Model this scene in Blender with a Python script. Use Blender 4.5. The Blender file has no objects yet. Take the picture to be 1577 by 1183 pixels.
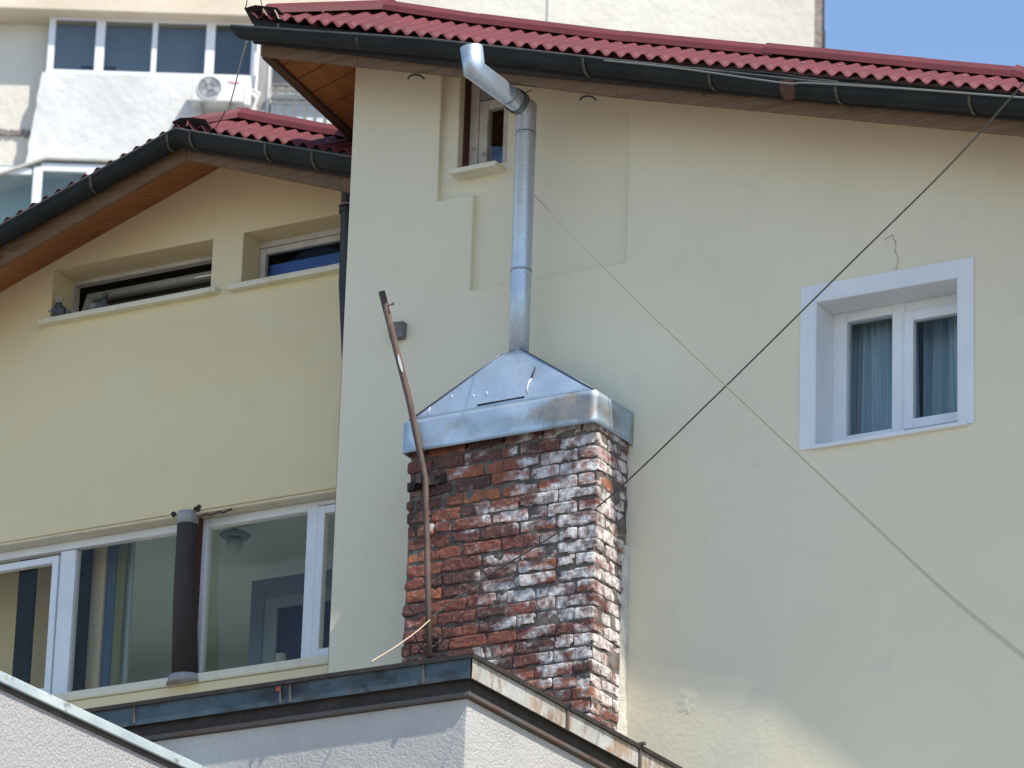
import bpy, bmesh, math, random
from mathutils import Vector as V, Matrix, noise
random.seed(7)
S = bpy.context.scene
C = S.collection
# ------------------------------------------------------------------ camera
FPX, TILT, ROLL, AZ = 7500.0, math.radians(20.6), math.radians(1.888), math.radians(30.36)
PW, PH = 1577.0, 1183.0
fw = V((-math.sin(AZ)*math.cos(TILT), math.cos(AZ)*math.cos(TILT), math.sin(TILT)))
rt0 = V((math.cos(AZ), math.sin(AZ), 0)); up0 = rt0.cross(fw)
RT = rt0*math.cos(ROLL)+up0*math.sin(ROLL); UP = -rt0*math.sin(ROLL)+up0*math.cos(ROLL)
DIST = 27.8
CAM = V((0, 0, 1.6+DIST*fw.z)) - fw*DIST
cd = bpy.data.cameras.new("camera"); cam = bpy.data.objects.new("camera", cd); C.objects.link(cam)
cam.matrix_world = Matrix(((RT.x, UP.x, -fw.x, CAM.x), (RT.y, UP.y, -fw.y, CAM.y), (RT.z, UP.z, -fw.z, CAM.z), (0, 0, 0, 1)))
cd.sensor_width = 36; cd.lens = FPX/PW*36; cd.clip_start = .5; cd.clip_end = 4000
cd.dof.use_dof = True; cd.dof.focus_distance = DIST; cd.dof.aperture_fstop = 6.5
S.camera = cam
S.render.resolution_x, S.render.resolution_y = 1024, 768
# ------------------------------------------------------------------ light
SUN = V((.55, -.165, .82)).normalized()
w = bpy.data.worlds.new("World"); S.world = w; w.use_nodes = True
wn = w.node_tree.nodes; bg = wn['Background']
sky = wn.new('ShaderNodeTexSky'); sky.sky_type = 'NISHITA'; sky.sun_disc = False
sky.sun_elevation = math.asin(SUN.z); sky.sun_rotation = math.atan2(SUN.x, SUN.y)
sky.air_density = 1.0; sky.dust_density = .15; sky.ozone_density = 2.2
w.node_tree.links.new(sky.outputs[0], bg.inputs[0]); bg.inputs[1].default_value = .148
sl = bpy.data.lights.new("sun", 'SUN'); sl.energy = 4.2; sl.angle = math.radians(.6); sl.color = (1, .93, .82)
so = bpy.data.objects.new("sun", sl); C.objects.link(so)
so.rotation_euler = (-SUN).to_track_quat('-Z', 'Y').to_euler()
S.view_settings.view_transform = 'Standard'; S.view_settings.look = 'None'
S.view_settings.exposure = 0.55; S.view_settings.gamma = 1
# ------------------------------------------------------------------ helpers
def ray(px, py):
    return (RT*((px-PW/2)/FPX) - UP*((py-PH/2)/FPX) + fw)
def at(px, py, Y):
    r = ray(px, py); return CAM + r*((Y-CAM.y)/r.y)
def atX(px, py, X):
    r = ray(px, py); return CAM + r*((X-CAM.x)/r.x)
def atP(px, py, P, n):
    r = ray(px, py); return CAM + r*((P-CAM).dot(n)/r.dot(n))

class MB:
    def __init__(s): s.bm = bmesh.new()
    def quad(s, *p):
        vs = [s.bm.verts.new(q) for q in p]; return s.bm.faces.new(vs)
    def box(s, a, b):
        x0, x1 = sorted((a[0], b[0])); y0, y1 = sorted((a[1], b[1])); z0, z1 = sorted((a[2], b[2]))
        return s.hexa([V((x0,y0,z0)),V((x1,y0,z0)),V((x1,y1,z0)),V((x0,y1,z0))], [V((x0,y0,z1)),V((x1,y0,z1)),V((x1,y1,z1)),V((x0,y1,z1))])
    def hexa(s, lo, hi):
        l = [s.bm.verts.new(p) for p in lo]; h = [s.bm.verts.new(p) for p in hi]; n = len(l)
        s.bm.faces.new(l[::-1]); s.bm.faces.new(h)
        for i in range(n): s.bm.faces.new((l[i], l[(i+1) % n], h[(i+1) % n], h[i]))
        return l+h
    def prism(s, poly, vec):
        return s.hexa([V(p) for p in poly], [V(p)+V(vec) for p in poly])
    def tube(s, pts, r, n=12, cap=True, up=None):
        pts = [V(p) for p in pts]; rs = r if isinstance(r, (list, tuple)) else [r]*len(pts)
        rings = []; prev = None
        for i, p in enumerate(pts):
            if i == 0: t = pts[1]-p
            elif i == len(pts)-1: t = p-pts[i-1]
            else: t = (p-pts[i-1]).normalized()+(pts[i+1]-p).normalized()
            t.normalize()
            if prev is None:
                a = V((0, 0, 1)) if abs(t.z) < .9 else V((1, 0, 0)); u = a.cross(t).normalized()
            else: u = (prev-t*prev.dot(t)).normalized()
            prev = u; v = t.cross(u)
            k = 1.0
            if 0 < i < len(pts)-1:
                c = (p-pts[i-1]).normalized().dot(t); k = 1
                ring = []
                bis = (pts[i+1]-p).normalized()-(p-pts[i-1]).normalized()
                for j in range(n):
                    a = 2*math.pi*j/n; o = (u*math.cos(a)+v*math.sin(a))*rs[i]
                    if bis.length > 1e-5 and c > .3:
                        bd = bis.normalized(); o += bd*o.dot(bd)*(1/c-1)
                    ring.append(s.bm.verts.new(p+o))
            else:
                ring = [s.bm.verts.new(p+(u*math.cos(2*math.pi*j/n)+v*math.sin(2*math.pi*j/n))*rs[i]) for j in range(n)]
            rings.append(ring)
        for a, b in zip(rings, rings[1:]):
            for j in range(n):
                f = s.bm.faces.new((a[j], a[(j+1) % n], b[(j+1) % n], b[j])); f.smooth = True
        if cap: s.bm.faces.new(rings[0][::-1]); s.bm.faces.new(rings[-1])
        return rings
    def sweep(s, path, prof, close=True, smooth=False, shear=None):
        """profile points (dy,dz) carried along a path that runs mostly along X"""
        rings = []
        for i, p in enumerate(path):
            rings.append([s.bm.verts.new(V(p)+V(((shear or (lambda i, q: 0))(i, q), q[0], q[1]))) for q in prof])
        m = len(prof)
        for a, b in zip(rings, rings[1:]):
            for j in range(m if close else m-1):
                f = s.bm.faces.new((a[j], a[(j+1) % m], b[(j+1) % m], b[j])); f.smooth = smooth
        if close: s.bm.faces.new(rings[0][::-1]); s.bm.faces.new(rings[-1])
        return rings
    def build(s, name, mat, parent=None, bevel=0, solid=0, merge=False):
        if merge: bmesh.ops.remove_doubles(s.bm, verts=s.bm.verts, dist=1e-4)
        bmesh.ops.recalc_face_normals(s.bm, faces=s.bm.faces)
        me = bpy.data.meshes.new(name); s.bm.to_mesh(me); s.bm.free()
        o = bpy.data.objects.new(name, me); C.objects.link(o)
        for m in (mat if isinstance(mat, (list, tuple)) else [mat]): me.materials.append(m)
        if parent: attach(o, parent)
        if solid:
            k = o.modifiers.new('solid', 'SOLIDIFY'); k.thickness = solid; k.offset = 0
        if bevel:
            k = o.modifiers.new('bevel', 'BEVEL'); k.width = bevel; k.segments = 2; k.limit_method = 'ANGLE'; k.angle_limit = math.radians(40)
        return o
def attach(o, parent):
    o.parent = parent; o.matrix_parent_inverse = wm(parent).inverted()
def wm(o):
    m = o.matrix_basis.copy()
    if o.parent: m = wm(o.parent) @ o.matrix_parent_inverse @ m
    return m
def tag(o, label=None, cat=None, group=None, kind=None):
    for k, v in (('label', label), ('category', cat), ('group', group), ('kind', kind)):
        if v: o[k] = v
    return o
def thing(name, loc, label, cat, group=None):
    o = bpy.data.objects.new(name, None); C.objects.link(o); o.location = loc; o.empty_display_size = .2
    return tag(o, label, cat, group)
def copy_tree(o, parent=None):
    c = o.copy(); C.objects.link(c); c.parent = parent
    for ch in o.children: copy_tree(ch, c)
    return c
# ------------------------------------------------------------------ materials
def mat(name, c1, c2=None, rough=.85, metal=0, nscale=2.0, detail=6, lo=.35, hi=.65, stretch=(1,1,1), layers=(), bumps=(), spec=.4, hook=None):
    """base colour c1..c2 by noise; layers = (colour, scale, lo, hi, amount, stretch) stains; bumps = (scale, strength, distance, stretch)"""
    m = bpy.data.materials.new(name); m.use_nodes = True; nt = m.node_tree; N = nt.nodes; L = nt.links
    p = N['Principled BSDF']; p.inputs['Roughness'].default_value = rough; p.inputs['Metallic'].default_value = metal
    p.inputs['Specular IOR Level'].default_value = spec
    tc = N.new('ShaderNodeTexCoord')
    def nz(scale, det, st, seed=0.0, ty=None):
        mp = N.new('ShaderNodeMapping'); mp.inputs['Scale'].default_value = st; mp.inputs['Location'].default_value = (seed*3.1, seed*1.7, seed*2.3)
        L.new(tc.outputs['Object'], mp.inputs[0])
        n = N.new('ShaderNodeTexNoise'); n.inputs['Scale'].default_value = scale; n.inputs['Detail'].default_value = det; n.inputs['Roughness'].default_value = .6
        L.new(mp.outputs[0], n.inputs['Vector']); return n.outputs['Fac']
    def rng(f, a, b, x=0.0, y=1.0):
        r = N.new('ShaderNodeMapRange'); r.inputs[1].default_value = a; r.inputs[2].default_value = b; r.inputs[3].default_value = x; r.inputs[4].default_value = y
        r.clamp = True
        L.new(f, r.inputs[0]); return r.outputs[0]
    def mix(f, a, b, mode='MIX'):
        x = N.new('ShaderNodeMix'); x.data_type = 'RGBA'; x.blend_type = mode
        if isinstance(f, (int, float)): x.inputs[0].default_value = f
        else: L.new(f, x.inputs[0])
        for k, q in ((6, a), (7, b)):
            if isinstance(q, (tuple, list)): x.inputs[k].default_value = (*q[:3], 1)
            else: L.new(q, x.inputs[k])
        return x.outputs[2]
    col = c1
    if c2: col = mix(rng(nz(nscale, detail, stretch), lo, hi), c1, c2)
    for i, (lc, sc, a, b, am, st) in enumerate(layers):
        col = mix(rng(nz(sc, 8, st, i+1.7), a, b, 0, am), col, lc)
    if hook: col = hook(N, L, tc, nz, rng, mix, col, p)
    if isinstance(col, (tuple, list)): p.inputs['Base Color'].default_value = (*col[:3], 1)
    else: L.new(col, p.inputs['Base Color'])
    prev = None
    for i, (sc, stg, dist, st) in enumerate(bumps):
        b = N.new('ShaderNodeBump'); b.inputs['Strength'].default_value = stg; b.inputs['Distance'].default_value = dist
        L.new(nz(sc, 5, st, i+9.3), b.inputs['Height'])
        if prev: L.new(prev, b.inputs['Normal'])
        prev = b.outputs[0]
    if prev: L.new(prev, p.inputs['Normal'])
    return m
I3 = (1, 1, 1)
M = {}
CRL = (((.52,.49,.36), 5, .60, .85, .30, I3), ((.78,.73,.55), 1.3, .55, .8, .35, I3), ((.33,.31,.22), 26, .70, .80, .5, I3), ((.55,.53,.42), 2.2, .62, .80, .18, (4,1,.5)), ((.58,.59,.50), 1.1, .60, .74, .45, I3), ((.42,.41,.31), 9, .70, .80, .35, (3,1,1)))
M['cream_warm'] = mat('warm_cream_render', (.81,.675,.415), (.77,.635,.38), .9, nscale=.8, bumps=((1.6,.25,.03,I3),(45,.35,.004,I3),(180,.3,.002,I3)), layers=CRL[:3])
M['cream'] = mat('cream_render', (.785,.71,.525), (.75,.675,.49), .9, nscale=.9, bumps=((1.6,.25,.03,I3),(7,.22,.008,(1,1,.6)),(45,.35,.004,I3),(180,.3,.002,I3)),
    layers=CRL)
M['cream_dirty'] = mat('cream_sill', (.76,.71,.55), (.60,.54,.38), .85, nscale=9, lo=.5, hi=.75, bumps=((30,.4,.004,I3),), layers=(((.2,.15,.09), 18, .64, .74, .7, I3),))
M['white_band'] = mat('white_paint_band', (.78,.80,.80), (.72,.74,.75), .85, nscale=3, bumps=((40,.35,.004,I3),(3,.3,.01,I3)))
M['pvc'] = mat('white_plastic_frame', (.80,.81,.82), (.72,.73,.74), .35, nscale=5, spec=.5, layers=(((.50,.47,.42), 3, .58, .78, .35, (1,1,2)), ((.35,.31,.26), 30, .68, .78, .45, I3)))
M['old_white'] = mat('peeling_white_wood', (.66,.62,.56), (.52,.47,.40), .75, nscale=7, layers=(((.20,.14,.10), 11, .62, .70, .7, (1,1,1)),), bumps=((30,.5,.004,I3),))
M['red_wood'] = mat('dark_red_wood', (.12,.035,.022), (.07,.02,.015), .7, nscale=9)
M['roof'] = mat('corrugated_red_sheet', (.150,.028,.031), (.115,.023,.026), .62, nscale=3, layers=(((.18,.045,.048), 22, .55, .8, .5, I3), ((.075,.026,.026), 3, .54, .75, .7, (1,.3,1)), ((.10,.085,.075), 40, .66, .74, .5, I3)), bumps=((160,.35,.0015,I3),(9,.25,.004,I3)), spec=.35)
M['gutter'] = mat('dark_grey_gutter', (.010,.0125,.0125), (.018,.020,.019), .5, nscale=4, layers=(((.06,.055,.045), 12, .64, .8, .4, I3),), spec=.22, bumps=((8,.2,.004,I3),))
M['strap'] = mat('weathered_strap', (.12,.105,.07), (.055,.04,.026), .6, nscale=40)
M['rust'] = mat('rusty_patch', (.13,.062,.038), (.08,.042,.03), .8, nscale=30)
def wood(name, a, b, k, st):
    return mat(name, a, b, .7, nscale=6, stretch=st, lo=.3, hi=.7, layers=((k, 3.2, .62, .72, .75, (1.2,1.2,3)), (k, 16, .55, .75, .5, st)), bumps=((22,.5,.004,st),))
M['fascia'] = wood('brown_fascia_board', (.215,.125,.068), (.13,.072,.038), (.035,.020,.012), (.35,1,7))
M['soffit'] = wood('varnished_soffit_boards', (.37,.135,.040), (.27,.092,.028), (.08,.025,.010), (6,.3,1))
M['edgeboard'] = wood('dark_edge_board', (.10,.045,.02), (.06,.025,.012), (.03,.012,.008), (4,.2,1))
def hoodhook(N, L, tc, nz, rng, mix, col, p):
    c0 = at(868, 632, -.43); vm = N.new('ShaderNodeVectorMath'); vm.operation = 'SUBTRACT'; vm.inputs[1].default_value = c0; L.new(tc.outputs['Object'], vm.inputs[0])
    mp = N.new('ShaderNodeVectorMath'); mp.operation = 'MULTIPLY'; mp.inputs[1].default_value = (3.6, .5, 9.0); L.new(vm.outputs[0], mp.inputs[0])
    ln = N.new('ShaderNodeVectorMath'); ln.operation = 'LENGTH'; L.new(mp.outputs[0], ln.inputs[0])
    ad = N.new('ShaderNodeMath'); ad.operation = 'MULTIPLY_ADD'; ad.inputs[1].default_value = 1.1; L.new(nz(5,4,I3,2), ad.inputs[0]); L.new(ln.outputs['Value'], ad.inputs[2])
    f = rng(ad.outputs[0], 1.45, 1.20, 0, .85)
    return mix(f, col, mix(rng(nz(9,3,I3,6), .45, .6), (.27,.26,.24), (.40,.33,.24)))
M['zinc'] = mat('galvanised_steel', (.50,.60,.70), (.42,.51,.59), .58, .78, nscale=7, hook=hoodhook, layers=(((.36,.37,.37), 3.5, .55, .68, .7, (1,1,1.6)), ((.42,.35,.28), 5, .70, .80, .4, I3)), bumps=((3.5,.35,.02,I3),(30,.15,.002,I3)))
M['zinc_pipe'] = mat('galvanised_flue', (.58,.65,.72), (.46,.52,.58), .50, .85, nscale=60, lo=.3, hi=.7, bumps=((14,.12,.003,I3),(6,.2,.01,I3)), layers=(((.36,.34,.31), 10, .66, .8, .6, I3),))
M['rod'] = mat('rusty_steel_pipe', (.085,.055,.045), (.135,.092,.075), .75, .2, nscale=20, stretch=(1,1,.4), layers=(((.20,.15,.12), 35, .60, .72, .6, I3), ((.75,.72,.66), 5.0, .72, .74, .95, (3,3,1))), bumps=((90,.4,.002,I3),))
M['cable'] = mat('dark_cable', (.085,.078,.068), rough=.7)
M['grey_cable'] = mat('pale_grey_cable', (.17,.175,.165), rough=.7)
M['shadow_cable'] = mat('cable_shadow_beige', (.225,.21,.165), rough=.9, spec=.1)
M['rope'] = mat('beige_rope', (.50,.42,.30), rough=.9)
M['blackcloth'] = mat('black_tape', (.018,.016,.016), (.04,.034,.03), .9, nscale=40, bumps=((30,.8,.01,I3),))
M['mortar'] = mat('old_mortar', (.20,.175,.155), (.075,.063,.055), .95, nscale=14, layers=(((.42,.39,.35), 7, .60, .72, .5, I3), ((.035,.028,.025), 9, .6, .75, .7, I3)), bumps=((60,.8,.006,I3),(14,.6,.01,I3)))
M['annex_wall'] = mat('grey_stucco', (.52,.505,.485), (.46,.447,.43), .95, nscale=3, bumps=((70,1.0,.012,I3),(28,.5,.012,I3)), layers=(((.36,.35,.34), 80, .58, .75, .5, I3), ((.40,.34,.27), 2.5, .66, .8, .4, (3,3,.5))))
M['wing_wall'] = mat('rough_pale_stucco', (.50,.48,.475), (.42,.405,.40), .95, nscale=60, detail=4, bumps=((80,1.0,.014,I3),(30,.5,.012,I3)), layers=(((.25,.23,.23), 95, .58, .70, .7, I3),))
M['annex_gutter'] = mat('teal_painted_gutter', (.042,.066,.080), (.075,.105,.12), .5, .1, nscale=6, layers=(((.022,.020,.020), 2.6, .52, .62, .9, (1,1,1.6)), ((.03,.028,.028), 8, .58, .66, .85, (1,1,1.4)), ((.16,.08,.06), 14, .66, .74, .6, (1,1,.4)), ((.20,.25,.27), 25, .62, .8, .4, (3,3,.5))), bumps=((20,.4,.004,I3),))
M['annex_gutter_side'] = mat('pale_rusting_gutter', (.50,.50,.47), (.38,.37,.34), .6, .1, nscale=8, layers=(((.34,.20,.10), 13, .50, .60, .75, (1,.8,.35)), ((.22,.12,.06), 7, .58, .66, .8, (1,1.0,.6)), ((.12,.085,.07), 16, .62, .70, .7, (1,1,.5)), ((.30,.36,.38), 12, .6, .8, .4, I3)), bumps=((20,.4,.004,I3),))
M['blackmetal'] = mat('dark_bitumen_edge', (.020,.017,.016), (.045,.035,.03), .7, nscale=12)
M['trimrust'] = mat('rusty_trim', (.10,.09,.085), (.12,.072,.055), .8, nscale=3, stretch=(1,1,4), lo=.45, hi=.6)
M['coping'] = mat('pale_green_coping', (.42,.50,.51), (.60,.66,.66), .5, .2, nscale=9, stretch=(1,.4,1), layers=(((.16,.13,.10), 14, .60, .68, .8, (1,.6,1)), ((.70,.72,.70), 20, .6, .75, .6, I3)), bumps=((30,.3,.003,I3),))
M['brown_pipe'] = mat('dark_column_pipe', (.038,.030,.027), (.060,.048,.042), .8, nscale=4, stretch=(1,1,.3), bumps=((20,.4,.004,I3),))
M['downpipe'] = mat('black_downpipe', (.020,.024,.032), (.03,.034,.042), .4, nscale=6)
M['apart'] = mat('pale_weathered_render', (.72,.685,.605), (.61,.57,.49), .95, nscale=.35, layers=(((.48,.43,.36), .8, .56, .76, .55, I3), ((.50,.46,.40), 4, .66, .8, .4, I3)), bumps=((1.2,.5,.08,I3),(8,.5,.02,I3)))
M['apart_white'] = mat('rough_white_plaster', (.70,.695,.68), (.60,.595,.575), .95, nscale=.8, layers=(((.50,.475,.44), 3, .58, .76, .65, I3),), bumps=((1.5,.6,.06,I3),(9,.6,.02,I3)))
M['apart_beige'] = mat('beige_slab_edge', (.74,.64,.50), (.62,.52,.40), .95, nscale=.6, bumps=((5,.5,.02,I3),))
M['apart_frame'] = mat('white_balcony_frames', (.82,.83,.84), (.74,.75,.77), .4, nscale=2)
M['greygrey'] = mat('weathered_grey', (.40,.39,.38), (.28,.27,.26), .9, nscale=3, stretch=(3,3,.4))
M['crack'] = mat('shade_and_rubble_brown', (.30,.26,.24), (.20,.17,.15), .95, nscale=6, bumps=((6,.8,.05,I3),))
M['tarp'] = mat('faded_awning_sheet', (.42,.41,.37), (.60,.58,.52), .8, nscale=2, bumps=((3,.6,.05,I3),))
M['railing'] = mat('grey_steel_railing', (.16,.15,.15), (.22,.20,.19), .6, .3, nscale=5)
M['ac'] = mat('white_enamel', (.80,.80,.78), (.73,.72,.70), .45, nscale=3)
M['ac_dark'] = mat('grey_fan_plastic', (.17,.165,.20), (.22,.215,.24), .5, nscale=3)
M['red_text'] = mat('red_lettering', (.55,.06,.07), rough=.6)
M['pale_door'] = mat('pale_plastic_panel', (.72,.74,.74), rough=.5)
M['ceil'] = mat('room_paint', (.46,.56,.54), (.40,.50,.48), .9, nscale=.5)
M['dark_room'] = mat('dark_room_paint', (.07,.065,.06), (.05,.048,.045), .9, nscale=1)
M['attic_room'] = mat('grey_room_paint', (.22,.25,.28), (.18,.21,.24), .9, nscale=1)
M['tanwall'] = mat('tan_room_wall', (.80,.62,.34), (.74,.56,.30), .9, nscale=1)
M['bluewood'] = mat('blue_window_frame', (.19,.25,.34), (.15,.20,.29), .6, nscale=3)
M['navy'] = mat('navy_cloth', (.035,.05,.12), (.025,.035,.09), .8, nscale=3)
M['pigeon'] = mat('slate_feathers', (.07,.08,.10), (.14,.15,.18), .7, nscale=30)
M['pigeon_wing'] = mat('pale_grey_feathers', (.26,.30,.32), (.18,.21,.23), .7, nscale=40)
M['white_feather'] = mat('white_feathers', (.72,.70,.66), (.55,.53,.50), .7, nscale=40)
M['green_feather'] = mat('green_sheen_feathers', (.05,.10,.09), (.07,.06,.10), .45, nscale=30)
M['beak'] = mat('dark_beak', (.05,.045,.04), rough=.5)
M['eye'] = mat('orange_eye', (.45,.12,.03), rough=.2)
M['concrete'] = mat('brown_grey_stub', (.22,.19,.175), (.14,.12,.11), .9, nscale=25, bumps=((40,.6,.006,I3),), layers=(((.4,.38,.34), 20, .62, .7, .6, I3),))
M['ground'] = mat('asphalt_and_dust', (.20,.185,.165), (.26,.24,.21), .95, nscale=.15)
M['curtain'] = mat('blue_grey_curtain', (.44,.55,.63), (.30,.41,.50), .8, nscale=7, stretch=(3,3,.15))
M['flag'] = mat('crack_line', (.34,.29,.18), rough=.95)
def glass(name, tint, ior=1.5, boost=1.0, trans=1.0, rough=.0):
    m = bpy.data.materials.new(name); m.use_nodes = True; nt = m.node_tree; N = nt.nodes; L = nt.links
    N.remove(N['Principled BSDF']); out = N['Material Output']
    t = N.new('ShaderNodeBsdfTransparent'); t.inputs[0].default_value = (*tint, 1)
    g = N.new('ShaderNodeBsdfGlossy'); g.inputs['Roughness'].default_value = rough; g.inputs[0].default_value = (.95,.97,1,1)
    fr = N.new('ShaderNodeFresnel'); fr.inputs[0].default_value = ior
    mu = N.new('ShaderNodeMath'); mu.operation = 'MULTIPLY'; mu.inputs[1].default_value = boost; mu.use_clamp = True
    nb = N.new('ShaderNodeBump'); nb.inputs['Strength'].default_value = .05; nb.inputs['Distance'].default_value = .02
    nn = N.new('ShaderNodeTexNoise'); nn.inputs['Scale'].default_value = 1.3; L.new(nn.outputs[0], nb.inputs['Height']); L.new(nb.outputs[0], g.inputs['Normal'])
    mx = N.new('ShaderNodeMixShader'); L.new(fr.outputs[0], mu.inputs[0]); L.new(mu.outputs[0], mx.inputs[0]); L.new(t.outputs[0], mx.inputs[1]); L.new(g.outputs[0], mx.inputs[2])
    L.new(mx.outputs[0], out.inputs[0]); return m
M['glass'] = glass('window_glass', (.90,.95,.94), 1.5, .65)
M['glass_far'] = glass('far_window_glass', (.60,.66,.68), 1.5, 1.5)
M['glass_green'] = glass('greenish_glass', (.80,.90,.87), 1.5, 1.8)
# ------------------------------------------------------------------ setting
g = MB(); g.quad((-1500,-1500,0),(1500,-1500,0),(1500,1500,0),(-1500,1500,0)); tag(g.build('ground', M['ground']), kind='structure')
# ------------------------------------------------------------------ relief walls
def relief(mb, xs, zs, depth, Y, back=.0, m=None):
    """grid of cells in the plane Y; depth(i,j)= inset of a cell or None for a hole (hole sides run in to .3)"""
    nx, nz = len(xs)-1, len(zs)-1
    D = [[depth(i, j) for j in range(nz)] for i in range(nx)]
    HD = .30
    dd = lambda i, j: (HD if D[i][j] is None else D[i][j])
    for i in range(nx):
        for j in range(nz):
            if D[i][j] is not None:
                y = Y+D[i][j]
                mb.quad((xs[i],y,zs[j]),(xs[i+1],y,zs[j]),(xs[i+1],y,zs[j+1]),(xs[i],y,zs[j+1]))
            if i+1 < nx and abs(dd(i,j)-dd(i+1,j)) > 1e-6:
                a, b = Y+dd(i,j), Y+dd(i+1,j); x = xs[i+1]
                mb.quad((x,a,zs[j]),(x,b,zs[j]),(x,b,zs[j+1]),(x,a,zs[j+1]))
            if j+1 < nz and abs(dd(i,j)-dd(i,j+1)) > 1e-6:
                a, b = Y+dd(i,j), Y+dd(i,j+1); z = zs[j+1]
                mb.quad((xs[i],a,z),(xs[i],b,z),(xs[i+1],b,z),(xs[i+1],a,z))
def frame(mb, x0, x1, z0, z1, Y, wd, dp, mids=()):
    """rectangular window frame of bars butted end to end, front face at Y"""
    mb.box((x0,Y,z0),(x0+wd,Y+dp,z1)); mb.box((x1-wd,Y,z0),(x1,Y+dp,z1))
    mb.box((x0+wd,Y+.002,z0),(x1-wd,Y+dp-.002,z0+wd)); mb.box((x0+wd,Y+.002,z1-wd),(x1-wd,Y+dp-.002,z1))
    for mx, mw in mids: mb.box((mx-mw/2,Y+.001,z0+wd),(mx+mw/2,Y+dp-.001,z1-wd))
def pane(x0, x1, z0, z1, Y, m, parent):
    p = MB(); p.quad((x0,Y,z0),(x1,Y,z0),(x1,Y,z1),(x0,Y,z1)); return p.build('pane', m, parent)
def room(x0, x1, y0, y1, z0, z1, m, parent, name='room', low=None):
    r = MB(); zb_ = z0 if low is None else low; r.quad((x0,y1,zb_),(x1,y1,zb_),(x1,y1,z1),(x0,y1,z1)); r.quad((x0,y0,z0),(x0,y1,z0),(x0,y1,z1),(x0,y0,z1)); r.quad((x1,y0,z0),(x1,y1,z0),(x1,y1,z1),(x1,y0,z1))
    if low is None: r.quad((x0,y0,z0),(x1,y0,z0),(x1,y1,z0),(x0,y1,z0))
    r.quad((x0,y0,z1),(x1,y0,z1),(x1,y1,z1),(x0,y1,z1))
    return r.build(name, m, parent)

BY = 0.9       # plane of the left bay wall
house = thing('yellow_house', (0, 1, 0), 'cream yellow house with dark red corrugated roof edges and dark gutters', 'house')
# ---- main wall
XL = at(527, 560, 0).x
rx1 = at(677, 210, 0).x; rz1 = at(702, 304, 0).z; rx2 = at(726, 372, 0).x; rz2 = at(843, 426, 0).z; rx3 = at(967, 285, 0).x
sw = (at(706, 190, 0.04).x, at(781, 200, 0.04).x, at(735, 257, 0.04).z, at(735, 60, 0.04).z)
rw = (at(1256, 575, 0).x, at(1476.5, 540, 0).x, at(1370, 670, 0).z, at(1370, 445.5, 0).z)
ZB, ZT = 0, at(700, -60, 0).z
xs = sorted([XL, rx1, rx2, sw[0], sw[1], rx3, rw[0], rw[1], 9.0]); zs = sorted([ZB, rz1, rz2, sw[2], sw[3], rw[2], rw[3], ZT])
def dmain(i, j):
    x, z = (xs[i]+xs[i+1])/2, (zs[j]+zs[j+1])/2
    if sw[0] < x < sw[1] and sw[2] < z < sw[3]: return None
    if rw[0] < x < rw[1] and rw[2] < z < rw[3]: return None
    if (rx1 < x < rx3 and z > rz1) or (rx2 < x < rx3 and z > rz2): return .045 if x < rx2 or z > rz2 else 0
    return 0
wl = MB(); relief(wl, xs, zs, dmain, 0)
wl.quad((XL,0,ZB),(XL,4,ZB),(XL,4,ZT),(XL,0,ZT)); wl.quad((9,0,ZB),(9,4,ZB),(9,4,ZT),(9,0,ZT))
# eave lines of the main roof (front edge parallel to the wall, falling to the right)
YF = -.44                     # fascia face
fasc = [at(401, 86, YF), at(550, 102, YF), at(702, 117, YF), at(950, 149, YF), at(1577, 209, YF)]
fend = fasc[-1] + (fasc[-1]-fasc[-2])*.03; fend2 = fend + V((2.6, 0, -2.15))  # eave bent down out of view to shape its shadow on the wall
fasc += [fend, fend2]
pa, pb = V((fasc[0].x,0,fasc[0].z+.26)), V((fasc[4].x,0,fasc[4].z+.26))
nrm = (pb-pa).cross(V((0,1,0))).normalized()
if nrm.z < 0: nrm = -nrm
bmesh.ops.remove_doubles(wl.bm, verts=wl.bm.verts, dist=1e-4)
bmesh.ops.bisect_plane(wl.bm, geom=wl.bm.verts[:]+wl.bm.edges[:]+wl.bm.faces[:], plane_co=pa, plane_no=nrm, clear_outer=True)
wall_main = wl.build('wall', M['cream'], house, bevel=.008)
# plaster seams and hairline crack
def crack(pts, wd, Y=-.0015):
    c = MB(); q = [at(a, b, Y) for a, b in pts]
    pp = []
    for a, b in zip(q, q[1:]):
        for k in range(6):
            p = a.lerp(b, k/6); pp.append(p+V((random.uniform(-.006,.006), 0, random.uniform(-.004,.004))))
    pp.append(q[-1])
    for a, b in zip(pp, pp[1:]):
        d = (b-a).normalized(); n = V((-d.z,0,d.x))*(wd*random.uniform(.3,1.1)/2)
        c.prism([a-n, b-n, b+n, a+n], (0, .003, 0))
    return c.build('crack', M['flag'], house)
crack([(1374,362),(1380,372),(1378,385),(1384,398),(1381,410),(1380,416)], .0045)
crack([(1374,362),(1366,366),(1362,370)], .003)
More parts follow.
